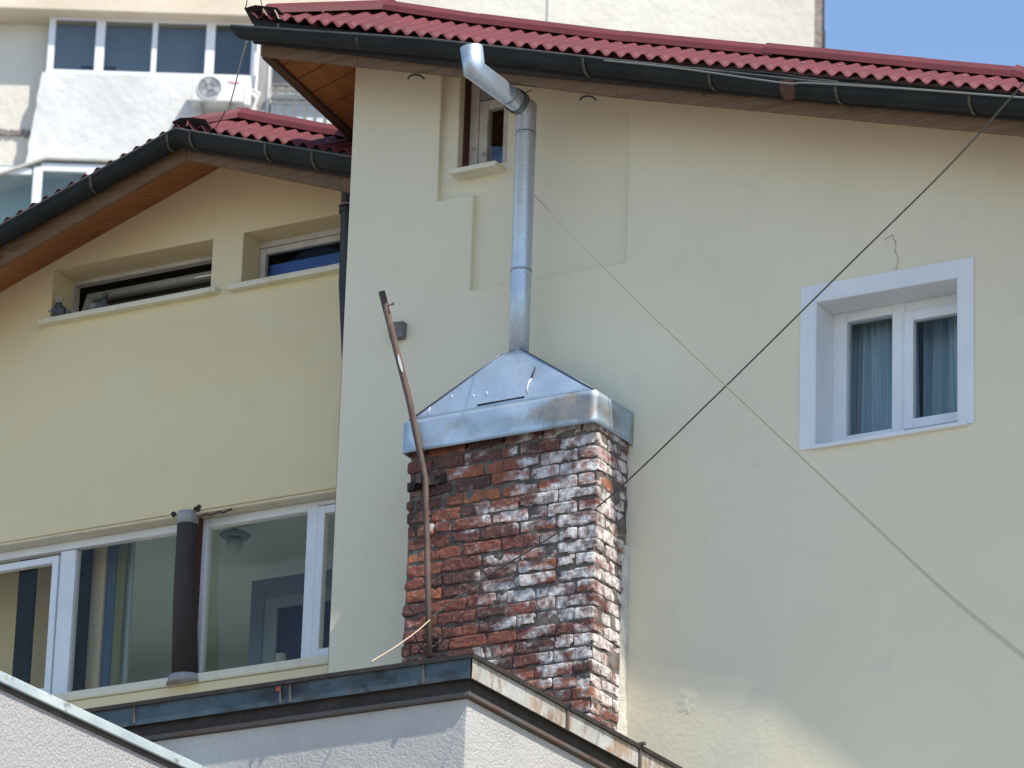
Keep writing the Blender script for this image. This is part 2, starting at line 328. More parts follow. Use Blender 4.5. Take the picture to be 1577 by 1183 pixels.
# ---- bay wall to the left
def zx(px, py, Y): p = at(px, py, Y); return p.x, p.z
bw = []    # openings: x0,x1,z0,z1
u1 = (at(80,452,BY).x, at(326,410,BY).x, at(190,470,BY).z, at(200,393,BY).z)
u2 = (at(373,400,BY).x, at(600,380,BY).x, at(450,419,BY).z, at(450,344,BY).z)
l1 = (at(-260,1100,BY).x, at(640,900,BY).x, at(400,1027+12,BY).z, at(260,793,BY).z)
XR = at(640, 500, BY).x
bxs = sorted(set([at(-500,600,BY).x, u1[0], u1[1], u2[0], l1[0], XR])); bzs = sorted([0, l1[2], l1[3], u1[2], u1[3], u2[2], u2[3], at(300,60,BY).z])
def dbay(i, j):
    x, z = (bxs[i]+bxs[i+1])/2, (bzs[j]+bzs[j+1])/2
    for q in (u1, u2, l1):
        if q[0] < x < q[1] and q[2] < z < q[3]: return None
    return 0
wb = MB(); relief(wb, bxs, bzs, dbay, BY)
bmesh.ops.remove_doubles(wb.bm, verts=wb.bm.verts, dist=1e-4)
YG = BY-.55
fl = [at(-300, 580, YG), at(0, 410, YG), at(287, 245.5, YG)]; fr = [at(287, 245.5, YG), at(524, 293, YG), at(640, 317, YG)]
def clip(bm, a, b, yy, rise):
    p0, p1 = V((a.x,yy,a.z+rise)), V((b.x,yy,b.z+rise)); n = (p1-p0).cross(V((0,1,0))).normalized()
    if n.z < 0: n = -n
    bmesh.ops.bisect_plane(bm, geom=bm.verts[:]+bm.edges[:]+bm.faces[:], plane_co=p0, plane_no=n, clear_outer=True)
clip(wb.bm, fl[1], fl[2], BY, .25); clip(wb.bm, fr[0], fr[1], BY, .25)
wb.build('wall', M['cream_warm'], house, bevel=.01)
# ------------------------------------------------------------------ roofs
PER = .095
def corrugated(line, dirs, L, name, parent, m, s_range=None, lenf=None, amp=.0172):
    """line: polyline of the eave (valley height), dirs: up-slope vector per metre of depth; waves run along X"""
    mb = MB(); xs_ = []; x = line[0].x
    while x < line[-1].x: xs_.append(x); x += PER/12
    def onl(x):
        for a, b in zip(line, line[1:]):
            if x <= b.x: return a.lerp(b, (x-a.x)/(b.x-a.x))
        return line[-1].copy()
    NT = 5; cols = []
    for x in xs_:
        p = onl(x); l = L if lenf is None else max(.02, min(L, lenf(x)))
        o = amp*(1-math.cos(2*math.pi*x/PER))
        j = .006*noise.noise(V((x*.9, 3, 0)))
        cols.append([mb.bm.verts.new(p + dirs(x)*(l*k/NT) + V((0,0,o+j+.003*noise.noise(V((x*3,k,1)))))) for k in range(NT+1)])
    for a, b in zip(cols, cols[1:]):
        for k in range(NT):
            f = mb.bm.faces.new((a[k], b[k], b[k+1], a[k+1])); f.smooth = True
    return mb.build(name, m, parent, solid=.004)
def interp(line, x):
    for a, b in zip(line, line[1:]):
        if x <= b.x: return a.lerp(b, (x-a.x)/(b.x-a.x))
    a, b = line[-2], line[-1]; return a.lerp(b, (x-a.x)/(b.x-a.x))
YE = -.53; LR = .5
valley = [at(x, y, YE) for x, y in ((383,27.5),(447,34),(645,57),(745,68.5),(982,91.5),(1147,106),(1363,125),(1573,143))]
valley += [V((fend.x, YE, valley[-1].z-(fend.x-valley[-1].x)*.30)), V((fend2.x, YE, fend2.z+.27))]
ridge = [at(x, y, YE+LR) for x, y in ((600,17.5),(750,39),(974,66),(1419,107.5),(1576,121))]
ridge += [ridge[-1]+(ridge[-1]-ridge[-2])*2.2+V((0,0,-.4))]
apexX = ridge[0].x
def dirm(x):
    e = interp(valley, x); r = interp(ridge, max(x, apexX)) if x >= apexX else ridge[0]+V((x-apexX,0,(x-apexX)*-.26))
    v = (V((e.x, YE+LR, r.z-.022))-e)/LR; return v
def lenm(x): return LR*(x-valley[0].x+.10)/(apexX-valley[0].x+.10)
roof = corrugated(valley, dirm, LR, 'roof', house, M['roof'], lenf=lenm)
# ridge cap
CAPP = [(-.088,-.056),(-.078,-.016),(-.035,.028),(0,.040),(.04,.028),(.09,-.03),(.085,-.04),(.03,.012),(0,.024),(-.03,.012),(-.072,-.03)]
hip0 = at(424, 15.5, YE+.10); capline = [hip0, ridge[0]+V((0,0,.03))]
cm = MB()
def cap_line(cm, pts):
    for a, b in zip(pts, pts[1:]):
        n = max(1, int((b-a).length/.9))
        for k in range(n):
            p, q = a.lerp(b, k/n), a.lerp(b, (k+1)/n); dz = .006*(k % 2)
            d = (q-p).normalized()*.03
            cm.sweep([p+V((0,0,dz))-d, q+V((0,0,dz-.004))+d], CAPP, smooth=False)
cap_line(cm, [hip0+V((0,0,.0)), ridge[0]+V((0,0,.038))]); cap_line(cm, [r+V((0,0,.032)) for r in ridge])
cm.build('ridge_cap', M['roof'], roof)
# back of the roof and underside
bk = MB(); rr = [hip0]+ridge
for a, b in zip(rr, rr[1:]): bk.quad(a+V((0,.02,-.02)), b+V((0,.02,-.02)), b+V((0,3.6,-.25)), a+V((0,3.6,-.25)))
bk.build('roof_back', M['roof'], house)
# screws
M['darksheet'] = mat('dark_sheet_underside', (.030,.008,.010), (.014,.010,.010), .8, nscale=8, bumps=((30,.6,.006,I3),))
M['screw'] = mat('screw_caps', (.30,.15,.14), (.50,.36,.34), rough=.5, nscale=4)
sc0 = MB(); sc0.tube([V((0,0,0)), V((0,0,.006))], .005, 8); SC0 = [None]
def screw(p, parent):
    if SC0[0] is None: SC0[0] = sc0.build('screw', M['screw']); o = SC0[0]
    else: o = SC0[0].copy(); C.objects.link(o)
    attach(o, parent); o.location = p
    return o
for k in range(46):
    x = valley[1].x+.05+k*.19; x = round((x)/PER)*PER+PER/2
    if x > 4.2: break
    t = .13 if k % 2 else .19
    p = interp(valley, x)+dirm(x)*t+V((0,0,2*.019+.006))
    if lenm(x) > t+.05: screw(p, roof)
# fascia
FH = .16
def board(path, h, th, name, m, parent):
    b = MB()
    for a, c in zip(path, path[1:]):
        b.hexa([a, c, c+V((0,th,0)), a+V((0,th,0))], [a+V((0,0,h)), c+V((0,0,h)), c+V((0,th,h)), a+V((0,th,h))])
    return b.build(name, m, parent, bevel=.004)
board(fasc, .19, .03, 'fascia', M['fascia'], house)
# small gutters: half round trough
def gutter(path, name, parent, wd=.13, h=.086, s0=0, s1=0, m=None):
    prof = []
    n = 12
    for k in range(n+1):
        a = math.pi*k/n; prof.append((-wd/2-wd/2*math.cos(a)*1.0, -h*math.sin(a)**.8))
    prof = [(p[0], p[1]) for p in prof]           # from outer lip (-wd) to the back (0)
    inner = [(p[0]*.94-.003, p[1]*.95+.002) for p in prof[::-1]]
    lipo = [(-wd-.006,.004),(-wd-.006,-.012)]
    g = MB(); np_ = len(path)
    def shear(i, q):
        if i == 0: return s0*q[0]/wd
        if i == np_-1: return s1*q[0]/wd
        return 0
    g.sweep(path, lipo+prof[1:]+inner[:-1], shear=shear, smooth=False)
    o = g.build(name, m or M['gutter'], parent)
    lp = MB(); lp.tube([V(p)+V((shear(i,(-wd,0)),-wd-.004,.002)) for i, p in enumerate(path)], .007, 8); lp.build('gutter_lip', mat('worn_gutter_lip', (.11,.11,.10), (.06,.06,.055), .45, nscale=10), o)
    return o, prof
def straps(g, prof, pts, tilt=0):
    for p in pts:
        s = MB(); a = [V(p)+V((tilt*k*.004, q[0]-.005-.0*k, q[1]-.006)) for k, q in enumerate(prof)]
        for i in range(len(a)-1):
            s.hexa([a[i]+V((-.0075,0,0)), a[i+1]+V((-.0075,0,0)), a[i+1]+V((-.0075,.0,-.004)), a[i]+V((-.0075,-.004,-.002))],
                   [a[i]+V((.0075,0,0)), a[i+1]+V((.0075,0,0)), a[i+1]+V((.0075,.0,-.004)), a[i]+V((.0075,-.004,-.002))])
        s.build('gutter_bracket', M['strap'], g)
YL = -.575
def gl(px, py): return at(px, py, YL)+V((0,.13,0))
gpath = [gl(394,32), gl(660,61), gl(950,93.5), gl(1260,127), gl(1577,151.5)]
gpath += [V((fend.x, gpath[-1].y, gpath[-1].z-.24*(fend.x-gpath[-1].x))), V((fend2.x, gpath[-1].y, fend2.z+.22))]
gut, prof = gutter(gpath, 'gutter', house, s0=.17)
def bpt(px, path, y0):
    best = None
    for k in range(4000):
        x = path[0].x+(path[-1].x-path[0].x)*k/4000; p = interp(path, x)
        q = p+V((0,-.13,-.05))-CAM; u = q.dot(RT)/q.dot(fw)*FPX+PW/2
        if best is None or abs(u-px) < best[0]: best = (abs(u-px), p)
    return best[1]
straps(gut, prof, [bpt(x, gpath, YL) for x in (428, 549, 898, 1092, 1287, 1493)])
sp = bpt(1212, gpath, YL); s_ = MB()
for i in range(len(prof)-1):
    a, b = V((0,prof[i][0]-.006,prof[i][1]-.003)), V((0,prof[i+1][0]-.006,prof[i+1][1]-.003))
    s_.hexa([sp+a+V((-.045,0,0)), sp+b+V((-.045,0,0)), sp+b+V((-.045,0,-.003)), sp+a+V((-.045,-.003,-.001))], [sp+a+V((.045,0,0)), sp+b+V((.045,0,0)), sp+b+V((.045,0,-.003)), sp+a+V((.045,-.003,-.001))])
s_.build('gutter_joint', M['rust'], gut)
# soffits
sf = MB()
RISE = .30
for a, b in zip(fasc[:-1], fasc[1:]):
    sf.quad(a+V((0,.03,.004)), b+V((0,.03,.004)), b+V((0,-YF,RISE)), a+V((0,-YF,RISE)))
P0 = fasc[0]; P1 = atX(546, 221, P0.x)
P2 = P1+(P1-P0)*1.2
sw_ = XL-P0.x
boards = 14
def sd(t, u): # side soffit, t along the edge, u inwards
    e = P0.lerp(P2, t); return e+V((sw_*u*1.02, 0, RISE*.42*u))
for k in range(boards):
    t0, t1 = k/boards, (k+1)/boards-.006
    a, b, c, d = sd(t0,0), sd(t1,0), sd(t1,1), sd(t0,1)
    if k == 0: a = P0+V((.0,.031,.004))
    lo = [a, b, c, d]; sf.hexa(lo, [q+V((0,0,.02)) for q in lo])
sf.build('soffit', M['soffit'], house)
eb = MB()
n_ = V((-.02,0,0)); eb.hexa([P0+V((-.0,.031,-.01)), P0+V((.055,.031,-.010)), P2+V((.055,0,-.012)), P2+V((0,0,-.012))], [P0+V((0,.031,.12)), P0+V((.055,.031,.12)), P2+V((.055,0,.12)), P2+V((0,0,.12))])
eb.build('edge_board', M['edgeboard'], house)
eb = MB(); eb.hexa([P0+V((-.012,.031,.0)), P0+V((-.001,.031,.0)), P2+V((-.001,0,0)), P2+V((-.012,0,0))], [P0+V((-.012,.031,.16)), P0+V((-.001,.031,.16)), P2+V((-.001,0,.16)), P2+V((-.012,0,.16))])
eb.build('edge_trim', M['greygrey'], house)
# side slope of main roof (left hip)
hs = MB(); hs.quad(P0+V((-.02,0,.17)), P2+V((-.02,0,.17)), P2+V((.9,.3,.6)), hip0+V((.02,.0,-.03))); hs.build('roof_side', M['roof'], house)
# ---- left roof
YE2 = YG-.10; LR2 = .42
vr = [at(x, y, YE2) for x, y in ((277,197),(327.4,205.5),(451,225.5),(540,240),(640,257))]
vl = [at(-300,514,YE2), at(0,348.5,YE2), at(268,200,YE2), V((vr[0].x, YE2, vr[0].z))]
rg = [at(x, y, YE2+LR2) for x, y in ((377,183.5),(445,196),(513,208.5),(640,231))]
ax2 = rg[0].x
def dirr(x):
    e = interp(vr, x); r = interp(rg, x) if x >= ax2 else rg[0]+V((x-ax2,0,(x-ax2)*-.30))
    return (V((e.x, YE2+LR2, r.z-.022))-e)/LR2
roof2 = corrugated(vr, dirr, LR2, 'roof', house, M['roof'], lenf=lambda x: LR2*(x-vr[0].x+.06)/(ax2-vr[0].x+.06))
sl_ = dirr(ax2)
roof3 = corrugated(vl[:3]+[vl[3]], lambda x: V((0,1,sl_.z*.62)), .5, 'roof', house, M['roof'], amp=.017, lenf=lambda x: .5 if x < vl[2].x-.5 else max(.03, (vl[3].x-x)*.9))
cm = MB(); h0 = at(305, 188.5, YE2+.10)
cap_line(cm, [h0, rg[0]+V((0,0,.035))]); cap_line(cm, [r+V((0,0,.034)) for r in rg])
cm.build('ridge_cap', M['roof'], roof2)
def curl(pts, zoff, parent):
    # curled dark sheet end at the hip: an arched strip
    c = MB(); rows = []
    for i, (p, h) in enumerate(pts):
        rows.append([c.bm.verts.new(p+V((0, .10*math.sin(a)-.02, h*math.cos(a)*(1 if k else 1)))) for k, a in enumerate([j*math.pi/8 for j in range(5)])])
    for a, b in zip(rows, rows[1:]):
        for j in range(4): c.bm.faces.new((a[j], b[j], b[j+1], a[j+1])).smooth = True
        c.bm.faces.new((a[0], b[0], b[4], a[4]))
    return c.build('sheet_end', M['darksheet'], parent, solid=.003)
for k in range(16):
    x = round((vr[1].x+k*.19)/PER)*PER+PER/2; t = .12
    if x > vr[-2].x: break
    screw(interp(vr, x)+dirr(x)*t+V((0,0,.044)), roof2)
curl([(at(267,202,YE2+.02),.055),(at(280,203,YE2+.02),.085),(at(300,206,YE2+.02),.10),(at(318,209,YE2+.02),.10),(at(325,211,YE2+.02),.05)], 0, roof2)
curl([(at(378,29,YE+.02),.06),(at(395,30,YE+.02),.085),(at(412,32,YE+.02),.085),(at(428,34,YE+.02),.085),(at(434,34.5,YE+.02),.06)], 0, roof)
bk = MB()
for a, b in zip([h0]+rg, rg): bk.quad(a+V((0,.02,-.02)), b+V((0,.02,-.02)), b+V((0,2.2,-.1)), a+V((0,2.2,-.1)))
bk.quad(vl[0]+V((0,.5,.15)), vl[2]+V((0,.4,.12)), vl[2]+V((0,2.2,.15)), vl[0]+V((0,2.2,.15)))
bk.build('roof_back', M['roof'], house)
board(fr, .19, .03, 'fascia', M['fascia'], house); board(fl, .20, .03, 'fascia', M['fascia'], house)
YL2 = YG-.14
def g2(px, py): return at(px, py, YL2)+V((0,.13,0))
gp_r = [g2(272,198), g2(289.6,201), g2(544,242.5), g2(640,258)]; gp_l = [g2(-300,513), g2(0,348), g2(268,199)]
gp_ = gp_l[:2]+[g2(270,198.5)]+gp_r[2:]
gut2, prof = gutter(gp_, 'gutter', house); straps(gut2, prof, [bpt(x, gp_, YL2) for x in (139, 257, 292, 408, 480)])
# soffit boards under the left slope
sf = MB()
for k in range(60):
    t0, t1 = k/60, (k+1)/60-.0012
    a, b = fl[0].lerp(fl[2], t0), fl[0].lerp(fl[2], t1); r_ = .225
    lo = [a+V((0,.03,.004)), b+V((0,.03,.004)), b+V((0,.56,r_)), a+V((0,.56,r_))]; sf.hexa(lo, [q+V((0,0,.02)) for q in lo])
a, b, c = fr[0], fr[-1], fl[2]
sf.quad(a+V((0,.03,.004)), b+V((0,.03,.004)), b+V((0,.56,.27)), a+V((.0,.56,.225)))
sf.build('soffit', M['soffit'], house)
# black downpipe in the corner
dp = MB(); q0, q1 = at(532, 300, BY-.30), at(530, 265, BY-.34)
xk = at(531.5, 400, BY-.22).x
dp.tube([q1+V((.06,-.05,0)), V((q1.x+.02, BY-.30, q1.z-.03)), V((xk, BY-.22, at(531,300,BY-.22).z)), V((xk+.012, BY-.22, at(531,440,BY-.22).z)), V((xk+.06, BY-.22, at(531,560,BY-.22).z)), V((xk+.06, BY-.22, 1))], .042, 16)
for py in (322,): z = at(531,py,BY-.22).z; dp.tube([V((xk,BY-.22,z-.03)), V((xk,BY-.22,z+.02))], .052, 16)
o = dp.build('downpipe', M['downpipe'], house)
cl = MB(); z = at(531,318,BY-.22).z; cl.tube([V((xk,BY-.22,z-.006)), V((xk,BY-.22,z+.006))], .055, 16); cl.build('clamp', M['greygrey'], o)
ef = MB()
for a, b in zip(valley[:-1], valley[1:]):
    ef.hexa([a+V((0,.06,-.14)), b+V((0,.06,-.14)), b+V((0,.075,-.14)), a+V((0,.075,-.14))], [a+V((0,.06,.012)), b+V((0,.06,.012)), b+V((0,.075,.012)), a+V((0,.075,.012))])
ef.build('eave_filler', M['blackmetal'], house)
ef = MB()
for a, b in zip(vr[:-1], vr[1:]):
    ef.hexa([a+V((0,.06,-.12)), b+V((0,.06,-.12)), b+V((0,.075,-.12)), a+V((0,.075,-.12))], [a+V((0,.06,.012)), b+V((0,.06,.012)), b+V((0,.075,.012)), a+V((0,.075,.012))])
ef.build('eave_filler', M['blackmetal'], house)
ul = MB()
for a, b in zip(fasc[:-1], fasc[1:]): ul.quad(a+V((0,.02,.185)), b+V((0,.02,.185)), b+V((0,-YF+.1,.34)), a+V((0,-YF+.1,.34)))
for ln in (fl, fr):
    for a, b in zip(ln[:-1], ln[1:]): ul.quad(a+V((0,.02,.185)), b+V((0,.02,.185)), b+V((0,.65,.30)), a+V((0,.65,.30)))
ul.build('light_stop', M['blackmetal'], house)  # added sheet, hidden under the roofs to stop sun leaking through
# ------------------------------------------------------------------ windows
def sill(pl, pr, py_l, py_r, Yw, proj, th, m, parent, name='window_sill', inn=.2):
    a, b = at(pl, py_l, Yw-proj), at(pr, py_r, Yw-proj); z = (a.z+b.z)/2
    s = MB(); s.box((a.x, Yw-proj, z-th), (b.x, Yw+inn, z)); return s.build(name, m, parent, bevel=.004)
# right window
wy = .20
x0, x1, z0, z1 = rw[0], rw[1], rw[2], rw[3]
fx0, fz1 = at(1289.5, 560, wy).x-.0, z1
f = MB(); d0 = at(1303,590,wy-.0).x; d1 = at(1373.5,570,wy).x; d2 = at(1393,570,wy).x; d3 = at(1409,560,wy).x; zz0 = at(1340,665,wy).z; zz1 = at(1340,489,wy).z; zt2 = at(1440,483,wy).z
xa = x0+.001
f.box((xa, wy, z0+.001), (d0, wy+.07, z1-.001)); f.box((d1, wy, z0+.001), (d2, wy+.069, z1-.001))
f.box((d0, wy+.002, z0+.001), (d1, wy+.068, zz0)); f.box((d0, wy+.002, zz1), (d1, wy+.068, z1-.001)); f.box((d2, wy+.002, z0+.001), (x1-.001, wy+.068, zz0-.03)); f.box((d2, wy+.002, zt2+.035), (x1-.001, wy+.068, z1-.001))
f.box((x1-.02, wy, zz0-.03), (x1-.001, wy+.06, zt2+.035))
w1 = f.build('window', M['pvc'], house, bevel=.004)
s = MB(); frame(s, d2+.006, x1-.022, zz0-.025, zt2+.03, wy-.02, .055, .05); ss = s.build('sash', M['pvc'], w1, bevel=.003)
pane(d0-.005, d1+.005, zz0-.005, zz1+.005, wy+.035, M['glass'], w1); pane(d2+.04, x1-.05, zz0+.0, zt2+.0, wy+.012, M['glass'], ss)
# white painted band round the opening
def band(parent):
    o = [at(1236.5,443,0), at(1500.3,396,0), at(1500.8,643,0), at(1229,691.7,0)]
    X0, X1, Z1, Z0 = (o[0].x+o[3].x)/2, (o[1].x+o[2].x)/2, (o[0].z+o[1].z)/2, z0
    b = MB(); y0, y1 = -.008, -.0005
    b.box((X0, y0, Z0-.01), (x0, y1, Z1)); b.box((x1, y0, Z0-.01), (X1, y1, Z1)); b.box((x0, y0, z1), (x1, y1, Z1))
    # painted reveals
    b.box((x0, -.008, z0), (x0+.006, wy-.002, z1)); b.box((x1-.006, -.008, z0), (x1, wy-.002, z1)); b.box((x0+.006, -.008, z1-.006), (x1-.006, wy-.002, z1))
    return b.build('painted_surround', M['white_band'], parent, bevel=.002)
band(w1)
sill(1248, 1488.5, 686, 647, 0, .03, .022, M['white_band'], w1, inn=.19)
room(x0-.5, x1+.5, .2995, 2.6, z0-.6, z1+.3, M['attic_room'], house)
def curtain(x0, x1, z0, z1, Y, m, label, n=9, amp=.03):
    c = MB(); N_ = 90; rows = []
    for i in range(N_+1):
        t = i/N_; x = x0+(x1-x0)*t; y = Y+amp*math.sin(t*n*2*math.pi+1.3*math.sin(t*7))+.012*math.sin(t*53)
        rows.append([c.bm.verts.new((x, y+.01*k*math.sin(t*11), z0+(z1-z0)*k/4)) for k in range(5)])
    for a, b in zip(rows, rows[1:]):
        for k in range(4): fc = c.bm.faces.new((a[k], b[k], b[k+1], a[k+1])); fc.smooth = True
    return tag(c.build('curtain', m, solid=.003), label, 'curtain')
cxm = (d1+d2)/2
curtain(d0-.075, cxm+.03, z0-.05, z1+.05, wy+.20, M['curtain'], 'left half of the blue-grey curtains behind the white-banded window', 3, .025)
curtain(cxm+.05, x1+.1, z0-.05, z1+.05, wy+.22, M['curtain'], 'right half of the blue-grey curtains behind the white-banded window', 4, .03)
# small window under the eave
X0, X1, Z0, Z1 = sw; y = .04
f = MB(); fa = at(724,200,.16).x; fb = at(737,200,.16).x
f.box((fa, .155, Z0), (fb, .24, Z1)); f.box((X1-.045, .155, Z0), (X1-.001, .24, Z1))
w2 = f.build('window', M['old_white'], house, bevel=.004)
s = MB(); frame(s, fb+.001, X1-.046, Z0, at(760,152,.16).z, .165, .055, .06); s2 = s.build('sash', M['old_white'], w2, bevel=.004)
s = MB(); s.box((fb+.001,.17,at(760,150,.16).z),(X1-.046,.23,Z1)); s.build('top_rail', M['greygrey'], w2)
s = MB(); s.box((X0+.001, .10, Z0), (fa-.001, .20, Z1)); s.build('liner', M['red_wood'], w2)
pane(fb+.05, X1-.09, Z0+.05, at(760,160,.16).z, .19, M['glass'], s2)
sill(691, 763, 259, 248.5, .0, .07, .03, M['cream_dirty'], w2, inn=.15)
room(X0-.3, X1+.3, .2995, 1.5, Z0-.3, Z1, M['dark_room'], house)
b = MB(); b.box((X0,.30,Z0),(X1,.33,Z0+.17)); b.build('blue_panel', mat('blue_blind', (.10,.19,.34), rough=.6), w2)
# upper left slit window (open hopper sash)
wy = BY+.22; X0, X1, Z0, Z1 = u1
fxa = at(113,460,wy).x
f = MB(); f.box((X0+.001, wy, Z0), (fxa, wy+.06, Z1-.001)); f.box((fxa, wy+.001, Z1-.03), (X1-.001, wy+.059, Z1-.001)); f.box((fxa, wy+.001, Z0), (X1-.001, wy+.059, Z0+.03)); f.box((X1-.03, wy, Z0+.03), (X1-.001, wy+.06, Z1-.03))
w3 = f.build('window', M['old_white'], house, bevel=.003)
sill(58.6, 331, 489, 442.5, BY, .06, .035, M['cream_dirty'], w3, inn=.21)
h = Z1-Z0-.06; lean = math.radians(21)
s = MB()
def hp(x, t, o=0): return V((x, wy+.02+math.sin(lean)*h*t+o*math.cos(lean), Z0+.03+math.cos(lean)*h*t-o*math.sin(lean)))
def hbar(xa, ta, xb, tb): s.hexa([hp(xa,ta), hp(xb,ta), hp(xb,tb), hp(xa,tb)], [hp(xa,ta,.05), hp(xb,ta,.05), hp(xb,tb,.05), hp(xa,tb,.05)])
xa_, xb_ = fxa+.02, X1-.05
hbar(xa_, 0, xa_+.05, 1); hbar(xb_-.05, 0, xb_, 1); hbar(xa_+.05, 0, xb_-.05, .14); hbar(xa_+.05, .84, xb_-.05, 1)
s3 = s.build('sash', mat('grey_pvc_sash', (.50,.50,.46), (.42,.42,.38), .5, nscale=5), w3, bevel=.003)
gp = MB(); gp.quad(hp(xa_+.04,.1,.025), hp(xb_-.04,.1,.025), hp(xb_-.04,.9,.025), hp(xa_+.04,.9,.025)); gp.build('pane', glass('dusty_dark_glass', (.5,.52,.5), 1.4, .25), s3)
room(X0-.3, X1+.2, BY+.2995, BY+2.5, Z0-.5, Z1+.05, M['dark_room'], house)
# second upper window
X0, X1, Z0, Z1 = u2; wy = BY+.18; fxa = at(399,395,wy).x
f = MB(); f.box((X0+.001, wy, Z0), (fxa, wy+.06, Z1-.001)); f.box((fxa, wy+.001, Z1-.04), (X1, wy+.059, Z1-.001)); f.box((fxa, wy+.001, Z0), (X1, wy+.059, Z0+.03))
w4 = f.build('window', M['old_white'], house, bevel=.003)
s = MB(); frame(s, fxa+.002, X1+.2, Z0+.03, Z1-.042, wy+.01, .04, .04); s4 = s.build('sash', M['old_white'], w4, bevel=.003)
pane(fxa+.03, X1+.1, Z0+.05, Z1-.07, wy+.03, glass('blue_tinted_glass', (.75,.85,1.0), 1.4, .5), s4)
sill(350, 600, 436, 393, BY, .06, .035, M['cream_dirty'], w4, inn=.17)
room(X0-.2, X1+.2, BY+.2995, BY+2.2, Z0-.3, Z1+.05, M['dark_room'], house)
bb = MB(); bb.box((at(417,400,BY+.27).x, BY+.262, Z0), (X1+.2, BY+.27, Z1-.13)); bb.build('blue_panel', mat('sky_reflection_blue', (.10,.18,.38), rough=.6), w4)  # blue panel imitating the sky reflected in this pane
# lower window band
X0, X1, Z0, Z1 = l1; wy = BY+.12
Zt = at(395, 798, wy).z+.0; Zf0 = at(395, 1027, wy).z
px = lambda p, q: at(p, q, wy).x
c0, c1 = px(86,965), px(110,958); w5x0 = px(314,925); w5x1 = px(468,905); w5x2 = px(484,903); colL, colR = px(262,920), px(301,915)
zpt, zpb = at(395,801,wy).z, at(385,1026.5,wy).z
zft = at(395,787,wy).z; zfb = at(385,1036,wy).z
f = MB()
f.box((X0, wy, zpb), (px(-160,1000), wy+.06, zpt)); f.box((c0, wy, zpb), (c1, wy+.06, zpt))
f.box((X0, wy+.001, zft-(.052)), (colL+.05, wy+.059, zft)); f.box((X0, wy+.001, zfb), (colL+.06, wy+.059, zfb+.04))
w5 = f.build('window', M['pvc'], house, bevel=.004)
s = MB(); frame(s, px(-150,1000), c0-.006, zfb+.045, zft-.085, wy-.012, .045, .05); s5 = s.build('sash', M['pvc'], w5, bevel=.003)
pane(px(-160,1000), c0-.03, zfb+.07, zft-.11, wy+.03, M['glass'], s5); pane(c1-.01, colL+.05, zfb+.03, zft-.04, wy+.03, M['glass'], w5)
f = MB()
f.box((w5x0-.055, wy, zfb), (w5x0, wy+.06, zft)); f.box((w5x1, wy, zfb), (w5x2, wy+.06, zft))
f.box((w5x0, wy+.001, zft-.055), (w5x1, wy+.059, zft)); f.box((w5x0, wy+.001, zfb), (w5x1, wy+.059, zfb+.042)); f.box((w5x2, wy+.001, zft-.03), (X1, wy+.059, zft)); f.box((w5x2, wy+.001, zfb), (X1, wy+.059, zfb+.03))
w6 = f.build('window', M['pvc'], house, bevel=.004)
s = MB(); frame(s, w5x2+.008, X1+.2, zfb+.035, zft-.04, wy-.012, .05, .05); s6 = s.build('sash', M['pvc'], w6, bevel=.003)
pane(w5x0-.01, w5x1+.01, zfb+.03, zft-.04, wy+.03, M['glass'], w6); pane(w5x2+.04, X1+.1, zfb+.07, zft-.08, wy+.012, M['glass'], s6)
# yellow band above and below the frames
bb = MB(); bb.box((X0, BY+.015, zft+.001), (X1, wy+.05, Z1+.02)); bb.build('lintel', M['cream_dirty'], house, bevel=.01)
bb = MB(); bb.box((X0, BY-.014, zfb-.062), (X1, wy+.05, zfb-.001)); bb.build('window_ledge', M['cream_dirty'], house, bevel=.012)
# dark column between
co = MB(); cx = (at(282,830,BY).x+at(275,1000,BY).x)/2
co.tube([V((cx+.045, BY+.03, zfb-.02)), V((cx+.01, BY+.03, (zfb+Z1)/2)), V((cx-.0, BY+.03, Z1-.04))], [.082,.072,.064], 20)
col_ = co.build('column', M['brown_pipe'], house)
co = MB(); co.tube([V((cx+.0, BY+.03, Z1-.075)), V((cx-.0, BY+.03, Z1+.005))], [.068,.066], 20); co.build('collar', M['greygrey'], col_)
for dx_, dz_, rr_ in ((-.085,.01,.020), (.088,.022,.024), (.30,-.61*0-.0,.0)):
    if rr_ == 0: continue
    co = MB(); n = 11
    ring = [V((cx+dx_+math.cos(2*math.pi*i/n)*rr_*random.uniform(.7,1.5), BY-.003, Z1+dz_-.01+math.sin(2*math.pi*i/n)*rr_*random.uniform(.6,1.2))) for i in range(n)]
    co.prism(ring, (0,.004,0)); co.build('hole', M['blackcloth'], house)
co = MB(); pts_ = [V((cx+.09+k*.03, BY+.012, Z1-.015-.010*random.random()-(.0+.012*(k%3==0)))) for k in range(9)]
for a, b in zip(pts_, pts_[1:]): co.prism([a, b, b+V((0,0,-.014)), a+V((0,0,-.016))], (0,.004,0))
co.build('stain_flakes', M['rust'], house)
co = MB(); co.box((cx+.055, BY+.06, zfb), (w5x0-.056, wy+.03, Z1)); co.build('gap_filler', M['red_wood'], col_)
co = MB(); co.tube([V((cx+.06, BY+.03, zfb-.058)), V((cx+.06, BY+.03, zfb-.004))], [.125,.112], 20); co.build('metal_base', M['greygrey'], col_)
